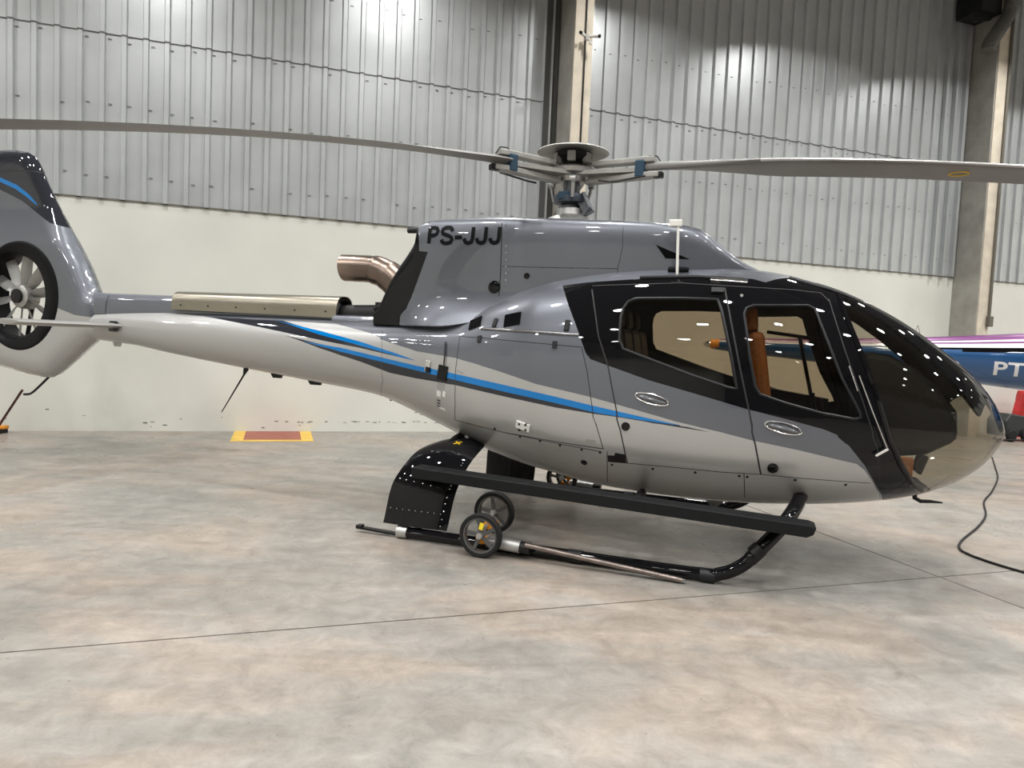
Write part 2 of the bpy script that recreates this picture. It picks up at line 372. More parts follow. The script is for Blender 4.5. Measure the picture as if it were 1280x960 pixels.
class Skin:
    """a lofted half body: X along, t from -1 (keel) to 1 (crown), starboard side (y < 0)"""
    TS = 1.3
    def __init__(s, sec, xs, ts, flare=None):
        s.sec = sec; s.xs = xs; s.ts = ts; s.flare = flare
    def P(s, X, t):
        zb, zt, zm, w, nu, nl = s.sec(X); a = max(-1, min(1, t)) * math.pi / 2
        ca = max(math.cos(a), 0.0); sa = abs(math.sin(a))
        if t >= 0: y = w * ca ** (2 / nu); z = zm + (zt - zm) * sa ** (2 / nu)
        else: y = w * ca ** (2 / nl); z = zm - (zm - zb) * sa ** (2 / nl)
        if s.flare: y += s.flare(X, z)
        return X, -y, z
    def t_of(s, X, z):
        zb, zt, zm, w, nu, nl = s.sec(X)
        if z >= zm: q = min(1, (z - zm) / (zt - zm)); return math.asin(min(1, q ** (nu / 2))) / (math.pi / 2)
        q = min(1, (zm - z) / (zm - zb)); return -math.asin(min(1, q ** (nl / 2))) / (math.pi / 2)
    def hit(s, x, y):
        lat = -0.6
        for _ in range(50):
            X, z = L(x, y, lat); ys = s.P(X, s.t_of(X, z))[1]; dl = 0.5 * (ys - lat); lat += dl
            if abs(dl) < 2e-5: break
        return X, s.t_of(X, z)
    def normal(s, X, t):
        e = 1e-3
        a = np.array(s.P(X + e, t)) - np.array(s.P(X - e, t)); b = np.array(s.P(X, t + e)) - np.array(s.P(X, t - e))
        n = np.cross(a, b); n /= np.linalg.norm(n)
        return n if n[1] < 0 else -n
    def pts(s, poly):
        """poly entries: (x, y) pixels on the skin or ('d', X, t)"""
        out = []; prev = None
        for p in poly:
            if p[0] == 'd': out.append((p[1], p[2])); prev = None; continue
            if prev is not None:
                n = int(math.hypot(p[0] - prev[0], p[1] - prev[1]) / 22) + 1
                for k in range(1, n): out.append(s.hit(prev[0] + (p[0] - prev[0]) * k / n, prev[1] + (p[1] - prev[1]) * k / n))
            out.append(s.hit(*p)); prev = p
        return out
    def strip(s, line, w):
        """a seam of width w metres along a pixel polyline -> list of domain quads"""
        P = s.pts(line); out = []
        for a, b in zip(P, P[1:]):
            A = np.array(s.P(*a)); B = np.array(s.P(*b)); ln = np.linalg.norm(B - A)
            if ln < 1e-4: continue
            # domain metric at the middle
            X, t = (a[0] + b[0]) / 2, (a[1] + b[1]) / 2; e = 1e-3
            mt = np.linalg.norm(np.array(s.P(X, min(1, t + e))) - np.array(s.P(X, max(-1, t - e)))) / (2 * e)
            dx, dt = (b[0] - a[0]), (b[1] - a[1]) * mt; l = math.hypot(dx, dt); nx, nt_ = -dt / l * w / 2, dx / l * w / 2 / mt
            ex, et = dx / l * w / 2, dt / l * w / 2 / mt
            out.append([(a[0] + nx - ex, a[1] + nt_ - et), (b[0] + nx + ex, b[1] + nt_ + et), (b[0] - nx + ex, b[1] - nt_ + et), (a[0] - nx - ex, a[1] - nt_ - et)])
        return out
def in_poly(x, y, poly):
    c = False; n = len(poly); j = n - 1
    for i in range(n):
        xi, yi = poly[i]; xj, yj = poly[j]
        if (yi > y) != (yj > y) and x < (xj - xi) * (y - yi) / (yj - yi) + xi: c = not c
        j = i
    return c
def cut_grid(us, vs2, polys):
    """grid in the plane cut along the edges of every polygon; returns verts, faces, centroids"""
    bm = bmesh.new(); V = [[bm.verts.new((u, v, 0)) for v in vs2] for u in us]
    for i in range(len(us) - 1):
        for j in range(len(vs2) - 1): bm.faces.new((V[i][j], V[i + 1][j], V[i + 1][j + 1], V[i][j + 1]))
    GU = max(np.diff(us)) + 1e-4; GV = max(np.diff(vs2)) + 1e-4
    for poly in polys:
        for a, b in zip(poly, poly[1:] + poly[:1]):
            du, dv = b[0] - a[0], b[1] - a[1]; l = math.hypot(du, dv)
            if l < 1e-6: continue
            u0, u1, v0, v1 = min(a[0], b[0]) - 1e-5, max(a[0], b[0]) + 1e-5, min(a[1], b[1]) - 1e-5, max(a[1], b[1]) + 1e-5
            fs = []
            for f in bm.faces:
                q = f.verts[0].co
                if q.x < u0 - GU or q.x > u1 + GU or q.y < v0 - GV or q.y > v1 + GV: continue
                cs = [v.co for v in f.verts]
                if max(c.x for c in cs) < u0 or min(c.x for c in cs) > u1 or max(c.y for c in cs) < v0 or min(c.y for c in cs) > v1: continue
                d = [(c.x - a[0]) * dv - (c.y - a[1]) * du for c in cs]
                if min(d) < -1e-9 and max(d) > 1e-9: fs.append(f)
            if not fs: continue
            geom = set(fs)
            for f in fs: geom.update(f.edges); geom.update(f.verts)
            bmesh.ops.bisect_plane(bm, geom=list(geom), dist=2e-5, plane_co=(a[0], a[1], 0), plane_no=(dv / l, -du / l, 0))
    bm.verts.index_update()
    vv = [(v.co.x, v.co.y) for v in bm.verts]; ff = [[v.index for v in f.verts] for f in bm.faces]
    cc = [tuple(f.calc_center_median()[:2]) for f in bm.faces]
    bm.free(); return vv, ff, cc
def skin_parts(sk, paints, seams, parts, default, solid=0.025):
    """paints: [(material, polygon)], seams: [polyline, width], parts: {name: (polygons, material or None)}"""
    TS = sk.TS
    def dom(P): return [(a, b * TS) for a, b in P]
    pp = [(m, dom(sk.pts(p))) for m, p in paints]
    sm = [(dom(q), k) for k, (ln, w) in enumerate(seams) for q in sk.strip(ln, w)]
    pt = [(nm, [dom(sk.pts(p)) for p in ps], m) for nm, (ps, m) in parts]
    allp = [p for _, p in pp] + [q for q, _ in sm] + [p for _, ps, _ in pt for p in ps]
    vv, ff, cc = cut_grid(sk.xs, [t * TS for t in sk.ts], allp)
    P3 = [sk.P(u, v / TS) for u, v in vv]
    bbs = lambda p: (min(q[0] for q in p), max(q[0] for q in p), min(q[1] for q in p), max(q[1] for q in p))
    def test(c, p, bb): return bb[0] <= c[0] <= bb[1] and bb[2] <= c[1] <= bb[3] and in_poly(c[0], c[1], p)
    ppb = [(m, p, bbs(p)) for m, p in pp]; smb = [(p, bbs(p), k) for p, k in sm]
    ptb = [(nm, [(p, bbs(p)) for p in ps], m) for nm, ps, m in pt]
    groups = {}
    for f, c in zip(ff, cc):
        m = SILVER
        for mm, p, bb in ppb:
            if test(c, p, bb): m = mm
        part = default
        for nm, ps, mm in ptb:
            if any(test(c, p, bb) for p, bb in ps):
                part = nm
                if mm is not None: m = mm
        if m not in (GLASS, SHIELD):
            for p, bb, k in smb:
                if test(c, p, bb): part = 'panel_gap#%d' % k; m = GAP; break
        groups.setdefault(part, []).append((f, m))
    out = {}
    for part, lst in groups.items():
        for side in (1, -1):
            idx = {}; v = []; fs = []; ms = []; mats = []
            for f, m in lst:
                if m not in mats: mats.append(m)
                ids = []
                for i in f:
                    if i not in idx:
                        idx[i] = len(v); x, y, z = P3[i]
                        v.append((x, y * side, z))
                    if not ids or ids[-1] != idx[i]: ids.append(idx[i])
                if side < 0: ids = ids[::-1]
                fs.append(ids); ms.append(mats.index(m))
            part_name = part.split('#')[0]
            me = bpy.data.meshes.new(part_name); me.from_pydata(v, [], fs)
            for m in mats: me.materials.append(m)
            me.polygons.foreach_set('material_index', ms)
            bm = bmesh.new(); bm.from_mesh(me)
            bmesh.ops.remove_doubles(bm, verts=bm.verts, dist=2e-5)
            # keep the outside outward
            flip = []
            cx = sum(vv_.co.x for vv_ in bm.verts) / max(1, len(bm.verts))
            sgn = 0
            for f in bm.faces:
                sgn += f.normal.y * f.calc_area()
            if (sgn > 0) == (side > 0): bmesh.ops.reverse_faces(bm, faces=bm.faces)
            bm.to_mesh(me); bm.free()
            o = link(part_name, me, heli, True, 0, 50)
            glass = mats[0] in (GLASS, SHIELD)
            if solid and not glass and part_name != 'panel_gap':
                me.materials.append(LINING)
                md = o.modifiers.new('thickness', 'SOLIDIFY'); md.thickness = solid; md.offset = -1.0
                md.material_offset = len(mats); md.material_offset_rim = 0; md.use_rim = True
                es = o.modifiers.new('crisp_edges', 'EDGE_SPLIT'); es.split_angle = math.radians(45)
            out.setdefault(part, []).append(o)
    return out

# ---- main body: nose to tail boom
zt_f = pchip([-6.05, -5.6, -5.28, -4.3, -3.2, -2.3, -1.7, -1.25, -0.9, -0.7, -0.52, -0.31, -0.10, 0.10, 0.46, 0.92, 1.34, 1.60, 1.84, 1.97, 2.11, 2.225, 2.343, 2.455, 2.572, 2.683, 2.775, 2.867, 2.958, 3.054, 3.144, 3.235, 3.31, 3.356, 3.393, 3.41],
             [1.74, 1.755, 1.77, 1.79, 1.78, 1.765, 1.755, 1.785, 1.835, 1.895, 2.00, 2.09, 2.16, 2.205, 2.255, 2.285, 2.285, 2.265, 2.225, 2.19, 2.15, 2.11, 2.06, 2.004, 1.941, 1.874, 1.812, 1.745, 1.675, 1.601, 1.52, 1.422, 1.319, 1.243, 1.15, 1.09])
zb_f = pchip([-6.05, -5.49, -4.93, -4.48, -3.42, -2.61, -1.77, -1.55, -1.38, -1.11, -0.90, -0.71, -0.40, -0.19, 0.02, 0.255, 0.49, 0.816, 1.266, 1.614, 1.978, 2.154, 2.388, 2.643, 2.815, 2.914, 3.03, 3.16, 3.254, 3.314, 3.36, 3.39, 3.41],
             [1.47, 1.42, 1.38, 1.32, 1.20, 1.115, 1.015, 0.950, 0.892, 0.797, 0.722, 0.648, 0.556, 0.508, 0.476, 0.436, 0.408, 0.388, 0.380, 0.392, 0.422, 0.440, 0.472, 0.522, 0.568, 0.605, 0.656, 0.738, 0.82, 0.90, 0.985, 1.05, 1.08])
zm_f = pchip([-6.05, -3.4, -2.0, -1.2, -0.4, 0.6, 1.8, 2.6, 3.1, 3.41], [1.60, 1.50, 1.40, 1.30, 1.16, 1.06, 1.04, 1.06, 1.08, 1.085])
w_a = pchip([-6.05, -5.5, -4.4, -3.4, -2.6, -2.0, -1.6, -1.2, -0.8, -0.4, 0.1, 0.6, 1.2], [0.14, 0.155, 0.21, 0.265, 0.315, 0.38, 0.455, 0.57, 0.70, 0.81, 0.895, 0.93, 0.935])
def w_f(X):
    if X <= 1.2: return w_a(X)
    q = min(1, (X - 1.2) / 2.212); return 0.935 * max(1e-3, 1 - q ** 2.5) ** 0.5
nu_f = pchip([-6.05, -2.5, -1.2, -0.3, 0.6, 2.0, 3.0, 3.41], [2.1, 2.2, 3.1, 2.8, 2.9, 2.7, 2.25, 2.0])
nl_f = pchip([-6.05, -2.5, -1.2, -0.3, 0.6, 2.0, 3.0, 3.41], [2.1, 2.1, 2.15, 2.3, 2.4, 2.4, 2.2, 2.0])
def body_sec(X): return zb_f(X), zt_f(X), zm_f(X), w_f(X), nu_f(X), nl_f(X)
xs = list(np.linspace(-5.95, -1.7, 44)) + list(np.linspace(-1.64, 2.2, 66)) + list(2.25 + (3.411 - 2.25) * np.sin(np.linspace(0, 1, 30) * math.pi / 2))
ts = list(np.linspace(-1, 1, 57))
BODY = Skin(body_sec, xs, ts)

grey_poly = [(475, 424), (520, 439), (570, 447.5), (620, 463), (670, 480), (737, 496), (790, 511), (845, 527), (900, 540), (942, 551), (997, 562.5), (1045, 574), (1071, 580), (1081, 588), (1090, 601), (1099, 617),
             ('d', 2.62, -1.05), ('d', 3.5, -1.05), ('d', 3.5, 1.05), ('d', -1.9, 1.05), (479, 412)]
black_poly = [(703, 357), (710, 380), (720, 407), (727, 427), (732, 441), (738, 449), (760, 457), (810, 475), (865, 491), (932, 511), (981, 523.5), (1029, 536.5), (1047, 544), (1061, 557), (1081, 582), (1102, 618),
              ('d', 2.65, -1.05), ('d', 3.5, -1.05), ('d', 3.5, 1.05), ('d', 1.86, 1.05), ('d', 1.84, 0.80), (957, 353), (940, 348.5), (850, 347), (790, 349), (740, 352.5)]
boomgrey = [(255, 395.5), (325, 409), (395, 424), (450, 435), (520, 450.5), (500, 445), (450, 430), (400, 416), (350, 401), (362, 401.5), (420, 405), (462, 416), (479, 424), ('d', -1.55, 1.05), ('d', -5.95, 1.05), ('d', -5.95, 0.86)]
swoosh1 = [(262, 396), (325, 409), (395, 424), (450, 435), (519, 451), (500, 444.5), (450, 430), (400, 415), (352, 400.5), (320, 399.5)]
blue1 = [(345, 400.5), (400, 413.5), (450, 427), (500, 443.5), (519, 451), (500, 446.5), (450, 432), (400, 418.5), (357, 404)]
swoosh2 = [(355, 419), (400, 430), (425, 435), (520, 457.5), (561, 466), (632, 482), (695, 496.5), (745, 508.5), (800, 521), (845, 530.5), (889, 540.5), (845, 533.5), (770, 521), (740, 517), (695, 509.5), (632, 496), (565, 480.5), (520, 473), (487, 466), (450, 452), (400, 435.5)]
blue2 = [(378, 426.5), (425, 434.5), (520, 457), (561, 465.5), (632, 481.5), (695, 496), (745, 508), (800, 520.5), (852, 532), (800, 525), (770, 520), (745, 516), (695, 504), (632, 490), (561, 473), (520, 463), (425, 439.5)]
door_rear_edge = [(740, 362), (748, 420), (760, 458), (771, 517), (784, 578)]
door_split = [(906, 360), (910, 382), (925, 460), (936, 512), (944, 555), (951, 592.5)]
rear_door = [(741, 357), (748, 420), (760, 458), (771, 517), (784, 578.5), (840, 584), (900, 590), (951, 592.5), (944, 555), (936, 512), (925, 460), (910, 382), (906, 357), (850, 353.5), (790, 354)]
front_door = [(906, 358), (910, 382), (925, 460), (936, 512), (944, 555), (951, 592.5), (997, 597), (1050, 601), (1098, 604), (1097, 560), (1078, 500), (1056, 437), (1036, 378), (1026, 366), (990, 362), (940, 359)]
hatch = [(575, 420), (650, 427), (727, 434), (734, 465), (741, 516), (754, 561), (700, 553), (627, 540), (569, 525), (569, 467)]
rear_pane = [(774, 424), (776, 396), (779, 385), (785, 377), (795, 373), (850, 372.5), (897, 374), (902, 388), (914, 445), (921, 486), (910, 484), (865, 469), (802, 445), (779, 436)]
front_pane = [(930, 392), (933, 385), (942, 381.5), (1010, 381.5), (1019, 386), (1032, 420), (1052, 472), (1074, 514), (1076, 522), (1068, 524), (1029, 517), (985, 505), (950, 493), (944, 483), (937, 445)]
shield = [(1049, 371), (1058, 394), (1074, 433), (1094, 486), (1110, 540), (1126, 579), (1142, 605), (1152, 612.5), ('d', 2.93, -0.80), ('d', 2.95, -1.05), ('d', 3.5, -1.05), ('d', 3.5, 1.05), ('d', 2.22, 1.05)]
belly_line = [(569, 525), (627, 540), (700, 555), (727, 560), (752, 565)]
belly_line2 = [(760, 577), (784, 579), (840, 584), (900, 590), (951, 593), (997, 597.5), (1050, 601.5), (1088, 604)]
lip = lambda pane, w: (pane + pane[:1], w)
paints = [(GREY, grey_poly), (GREY, boomgrey), (CHAR, swoosh1), (BLUE, blue1), (CHAR, swoosh2), (BLUE, blue2), (BLACK, black_poly)]
seams = [(door_rear_edge, 0.010), (door_split, 0.012), (hatch + hatch[:1], 0.007), (belly_line, 0.006), (belly_line2, 0.006), ([(759, 565), (759.5, 602)], 0.006), ([(930, 592), (931, 622)], 0.006),
         ([(1036, 374), (1056, 437), (1078, 500), (1097, 560), (1100, 600)], 0.008), ([(741, 357), (850, 353.5), (906, 357), (990, 362), (1026, 366), (1036, 376)], 0.008),
         ([(478, 412), (477, 455), (480, 497)], 0.004)]
notch = [(759.5, 569), (767.5, 569.5), (769, 566), (781, 568), (783, 579), (760, 577)]
parts = [('belly_panel', ([[(560, 524), (569, 525), (627, 540), (700, 555), (727, 560), (752, 565), (759, 566), (760, 577), (784, 579), (840, 584), (900, 590), (951, 593), (997, 597.5), (1050, 601.5), (1088, 604), (1099, 618), ('d', 2.6, -1.05), ('d', -0.75, -1.05)]], None)),
         ('tail_boom', ([[('d', -6.2, -1.05), (480, 497), (477, 455), (478, 412), ('d', -1.62, 1.05), ('d', -6.2, 1.05)]], None)),
         ('cargo_hatch', ([hatch], None)), ('rear_door', ([rear_door], None)), ('front_door', ([front_door], None)),
         ('step_recess', ([notch], SATIN)),
         ('rear_door_window', ([rear_pane], GLASS)), ('front_door_window', ([front_pane], GLASS)), ('windshield', ([shield], SHIELD)),
         ('windshield_dark_band', ([[(1049, 369), (1075, 383), (1100, 398.5), (1130, 419.5), (1160, 444), (1185, 469), (1207, 495), (1226, 520), ('d', 3.36, 1.05), ('d', 2.18, 1.05)]], BLACK))]  # opaque black band over the windshield's upper edge
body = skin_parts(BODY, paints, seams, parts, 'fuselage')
for pane, dr in (('rear_door_window', 'rear_door'), ('front_door_window', 'front_door')):
    for p, d in zip(body[pane], body[dr]): p.parent = d; p.name = 'door_window'
body['windshield'][0]['label'] = 'tinted bubble windshield'

# raised window frames around the door panes
def skin_tube(sk, line, r, name, m, parent, closed=False, off=0.0, side=1, seg=8, sub=2):
    P = sk.pts(line)
    if closed: P = P + P[:1]
    pts = []
    for a, b in zip(P, P[1:]):
        for k in range(sub):
            q = k / sub; X, t = a[0] + (b[0] - a[0]) * q, a[1] + (b[1] - a[1]) * q
            p = np.array(sk.P(X, t)) + sk.normal(X, t) * off; pts.append(p)
    if closed: pts.append(pts[0])
    else: pts.append(np.array(sk.P(*P[-1])) + sk.normal(*P[-1]) * off)
    pts = [(p[0], p[1] * side, p[2]) for p in pts]
    return MB().tube(pts, r, seg).build(name, m, parent, True)
for side, k in ((1, 0), (-1, 1)):
    skin_tube(BODY, rear_pane, 0.012, 'window_frame', FRAME, body['rear_door'][k], True, -0.004, side)
    skin_tube(BODY, front_pane, 0.011, 'window_frame', FRAME, body['front_door'][k], True, -0.004, side)
    skin_tube(BODY, [(1048, 369), (1057, 394), (1073, 433), (1093, 486), (1109, 540), (1125, 579), (1141, 606), (1151, 613)], 0.022, 'windshield_frame', BLACK, heli, False, -0.006, side)
# centre post of the windshield and roof overhang
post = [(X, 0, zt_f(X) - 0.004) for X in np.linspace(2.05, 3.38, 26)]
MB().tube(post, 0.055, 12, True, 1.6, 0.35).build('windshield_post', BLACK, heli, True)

# ---- decals and fittings on the skin
def on_skin(sk, x, y, off=0.0, side=1):
    X, t = sk.hit(x, y); p = np.array(sk.P(X, t)); n = sk.normal(X, t)
    e = 1e-3; a = np.array(sk.P(X + e, t)) - np.array(sk.P(X - e, t)); a /= np.linalg.norm(a)
    b = np.cross(n, a); b /= np.linalg.norm(b)
    if b[2] < 0: b = -b
    p = p + n * off
    return Vector(p), Vector(a), Vector(b), Vector(n)
def plate(name, x, y, w, h, th, m, parent=heli, sk=BODY, rot=0.0, bevel=0.0, sink=0.002):
    p, a, b, n = on_skin(sk, x, y)
    c, s_ = math.cos(rot), math.sin(rot); a, b = a * c + b * s_, b * c - a * s_
    mb = MB(); pts = [p + a * i * w / 2 + b * j * h / 2 + n * k for k in (-sink, th) for i, j in ((-1, -1), (1, -1), (1, 1), (-1, 1))]
    mb.add(pts, [(0, 1, 2, 3), (4, 7, 6, 5), (0, 4, 5, 1), (1, 5, 6, 2), (2, 6, 7, 3), (3, 7, 4, 0)])
    return mb.build(name, m, parent, bevel=bevel)
def disc(name, x, y, r, th, m, parent=heli, sk=BODY, prof=None, seg=16):
    p, a, b, n = on_skin(sk, x, y)
    prof = prof or [(r, -0.004), (r, th * 0.6), (r * 0.8, th), (0, th)]
    return MB().lathe(prof, p, n, seg).build(name, m, parent, True)
def door_handle(x, y, parent):
    p, a, b, n = on_skin(BODY, x, y); a, b = (a * 0.985 - b * 0.17), (b * 0.985 + a * 0.17)
    ring = [p + a * 0.125 * math.cos(k / 24 * 2 * math.pi) + b * 0.036 * math.sin(k / 24 * 2 * math.pi) + n * 0.003 for k in range(25)]
    cup = MB(); nn = 24
    cup.add([q - n * 0.001 for q in ring[:24]] + [p + n * 0.001], [(k, (k + 1) % nn, nn) for k in range(nn)])
    hd = MB().tube(ring, 0.006, 8).build('door_handle', CHROME, parent, True)
    cup.build('handle_cup', mat('handle_recess', (0.08, 0.085, 0.095), 0.2, 0.6), hd) if False else None
    g = MB().tube([p - a * 0.10 + n * 0.006, p + n * 0.014, p + a * 0.10 + n * 0.006], [0.012, 0.019, 0.012], 10).build('door_grip', mat('handle_paint', (0.16, 0.17, 0.19), 0.2, 0.7, 1.0), parent, True)
    l = MB().tube([p - a * 0.03 + b * 0.017 + n * 0.012, p + a * 0.10 + b * 0.010 + n * 0.012], 0.008, 8).build('handle_slot', GAP, parent, True)
door_handle(815, 499, body['rear_door'][0]); door_handle(979, 535, body['front_door'][0])
disc('door_lock', 782, 533, 0.032, 0.012, BLACK, body['rear_door'][0]); disc('door_lock', 966, 585, 0.038, 0.012, BLACK, body['front_door'][0])
disc('drain_port', 730, 578, 0.026, 0.006, BLACK); disc('door_stop', 927, 370, 0.014, 0.01, CHROME, body['front_door'][0])
for x, y in [(618.5, 536), (650, 546), (675, 551), (700, 556.5), (727, 562), (750, 565.5), (765, 581), (816, 586), (869, 590.5), (924, 595), (934, 596), (994, 600), (1057, 606)]:
    disc('fastener', x, y, 0.011, 0.003, SATIN, body['belly_panel'][0], seg=8)
# cargo hatch fittings
plate('hatch_hinge', 654, 532.5, 0.125, 0.065, 0.014, WHITE, body['cargo_hatch'][0], rot=-0.12, bevel=0.004)
for dx, dy in ((-4, -3), (4, -2), (-4, 4), (4, 4)): disc('hinge_bolt', 654 + dx, 532.5 + dy, 0.011, 0.02, SATIN, body['cargo_hatch'][0], seg=8)
plate('hatch_latch', 599.5, 424, 0.035, 0.055, 0.012, FRAME, body['cargo_hatch'][0]); plate('hatch_latch', 693.5, 431, 0.035, 0.055, 0.012, FRAME, body['cargo_hatch'][0])
plate('hatch_placard', 575, 465, 0.07, 0.02, 0.002, GREYP, body['cargo_hatch'][0], rot=-.2); plate('hatch_placard', 738.5, 551, 0.08, 0.025, 0.002, GREYP, body['cargo_hatch'][0], rot=.05)
plate('static_port', 553.5, 466, 0.105, 0.125, 0.012, BLACK, bevel=0.004); plate('fuel_drain_cap', 535, 458, 0.06, 0.10, 0.010, CHROME, bevel=0.004); plate('fuel_drain_cap', 535.5, 462, 0.05, 0.045, 0.014, BLACK)
plate('engine_vent', 594.5, 404, 0.125, 0.11, 0.010, BLACK, bevel=0.004); plate('engine_vent', 640.5, 399.5, 0.155, 0.12, 0.006, BLACK, bevel=0.004, rot=0.0)
plate('placard', 551, 484, 0.085, 0.07, 0.001, GREYP); plate('placard', 548.5, 492, 0.05, 0.055, 0.002, WHITE); plate('placard', 555, 492.5, 0.03, 0.05, 0.002, WHITE); plate('placard', 553, 511, 0.07, 0.02, 0.002, WHITE)
for k in range(3): plate('placard_mark', 548.5, 500.5 + 3.6 * k, 0.04, 0.010, 0.002, SATIN)
skin_tube(BODY, [(555.5, 462), (557, 445), (558, 428)], 0.006, 'whip_antenna', SATIN, heli, False, 0.012)
skin_tube(BODY, [(602, 411), (650, 413.5), (690, 416.5), (724, 418.5)], 0.012, 'door_rail', mat('rail_metal', (0.25, 0.25, 0.26), 0.25, 0.8), heli, False, 0.004)
plate('rail_stop', 619, 404, 0.035, 0.085, 0.015, SATIN, rot=-.2, bevel=.005); plate('rail_stop', 709, 407, 0.04, 0.09, 0.015, SATIN, rot=-.1, bevel=.005)
plate('rail_stop', 572, 396, 0.09, 0.035, 0.015, SATIN, rot=.5, bevel=.005); plate('rail_stop', 528, 397, 0.03, 0.07, 0.015, SATIN, rot=-.5, bevel=.005)
skin_tube(BODY, [(800, 347.5), (870, 346.5), (930, 350)], 0.014, 'upper_door_rail', SATIN, heli, False, 0.004)
plate('rail_bracket', 911, 352, 0.27, 0.035, 0.02, CHROME, bevel=0.004); plate('rail_bracket', 897, 364, 0.09, 0.05, 0.02, SATIN, bevel=0.004)
disc('boom_drain', 489, 502, 0.012, 0.03, SATIN)
# windscreen wiper
wp = [on_skin(BODY, *q)[0] + on_skin(BODY, *q)[3] * 0.03 for q in ((1072, 470), (1089, 515), (1107, 560))]
w1 = MB().tube(wp, 0.006, 8).build('wiper_arm', CHROME, heli, True)
wq = [on_skin(BODY, *q)[0] + on_skin(BODY, *q)[3] * 0.03 for q in ((1092, 568), (1107, 560))]
MB().tube(wq, 0.012, 8).build('wiper_pivot', CHROME, heli, True)
skin_tube(BODY, [(1060, 458), (1071, 489)], 0.005, 'wiper_link', CHROME, heli, False, 0.02)

# ---- upper cowling
czt = pchip([-1.78, -1.73, -1.67, -1.55, -1.39, -1.34, -1.32, -1.02, -0.58, -0.15, 0.21, 0.52, 0.855, 1.06, 1.18, 1.27, 1.40, 1.51, 1.70, 1.86],
            [1.82, 1.89, 2.02, 2.23, 2.44, 2.53, 2.655, 2.69, 2.695, 2.675, 2.655, 2.64, 2.62, 2.595, 2.56, 2.49, 2.385, 2.305, 2.22, 2.16])
cw = pchip([-1.78, -1.5, -1.32, -1.0, -0.5, 0.3, 0.9, 1.2, 1.5, 1.7, 1.86], [0.30, 0.36, 0.40, 0.43, 0.46, 0.48, 0.47, 0.44, 0.36, 0.28, 0.2])
czb = pchip([-1.78, -1.0, -0.7, -0.3, 0.1, 0.5, 1.4, 1.7, 1.86], [1.70, 1.70, 1.74, 1.92, 2.06, 2.13, 2.14, 2.12, 2.10])
def cowl_sec(X):
    zt = czt(X); zb = czb(X); return zb, zt, min(zt - 0.02, zb + 0.03), cw(X), 8.0, 6.0
fl_x = pchip([-1.78, -1.5, -1.3, -0.9, -0.4, 0.0, 1.86], [0.0, 0.01, 0.07, 0.16, 0.16, 0.0, 0.0])
def cowl_flare(X, z):
    k = max(0.0, (2.08 - z) / 0.36); return fl_x(X) * k ** 2.2
cts = sorted(set([-1.0, -0.6, -0.3, -0.1] + [round(math.asin(q ** 4) / (math.pi / 2), 6) for q in np.linspace(0, 1, 26)] + [round(float(q), 6) for q in np.linspace(0.5, 1, 22)]))
COWL = Skin(cowl_sec, list(np.linspace(-1.78, -1.34, 14)) + [-1.325] + list(np.linspace(-1.30, 1.86, 52)), cts, cowl_flare)
c_paints = [(GREY, [('d', -2, -1.05), ('d', 2, -1.05), ('d', 2, 1.05), ('d', -2, 1.05)]),
            (BLACK, [(535, 315), (526, 340), (517, 365), (508, 386), (500, 396), ('d', -1.40, -1.05), ('d', -2, -1.05), ('d', -2, 1.05), ('d', -1.36, 1.05), (524, 314)])]
c_parts = [('exhaust_fairing', ([c_paints[1][1]], None)),
           ('engine_cowling', ([[(535, 315), (526, 340), (517, 365), (508, 386), (500, 396), ('d', -1.40, -1.05), ('d', -0.46, -1.05), (624, 360), (625, 345), (627, 300), ('d', -0.49, 1.05), ('d', -1.36, 1.05), (524, 314)]], None))]
c_seams = [([(627.5, 279), (627, 300), (625.5, 345), (624, 366)], 0.010), ([(628, 333), (680, 334.5), (772, 336)], 0.006), ([(779, 284), (778, 310), (772, 340)], 0.005)]
cowl = skin_parts(COWL, c_paints, c_seams, c_parts, 'transmission_cowling', 0.012)
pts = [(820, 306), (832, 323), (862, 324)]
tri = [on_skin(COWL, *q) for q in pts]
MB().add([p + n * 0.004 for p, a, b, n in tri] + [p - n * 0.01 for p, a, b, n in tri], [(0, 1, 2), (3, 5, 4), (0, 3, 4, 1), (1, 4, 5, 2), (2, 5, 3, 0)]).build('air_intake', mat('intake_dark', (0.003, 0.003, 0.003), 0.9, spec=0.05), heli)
disc('fuel_filler', 618, 359, 0.055, 0.01, BLACK, sk=COWL); disc('cowl_latch', 658.5, 345, 0.026, 0.008, BLACK, sk=COWL)
for x, y in [(600, 274.5), (627, 274)]:
    X, z = L(x, y, -0.1); MB().box((X, -0.1, czt(X) + 0.005), (0.09 if x < 610 else 0.04, 0.06, 0.03)).build('cowl_catch', SATIN, heli, bevel=0.006)
for k in range(9):   # rivets down the cowl seam
    disc('rivet', 632.5, 282 + k * 8.5, 0.006, 0.004, CHROME, cowl['transmission_cowling'][0], COWL, seg=6)
X, z = L(520, 288, -0.15); MB().tube([(X - 0.08, -0.15, z), (X + 0.25, -0.15, z)], 0.028, 12).build('drain_pipe', FRAME, heli, True)
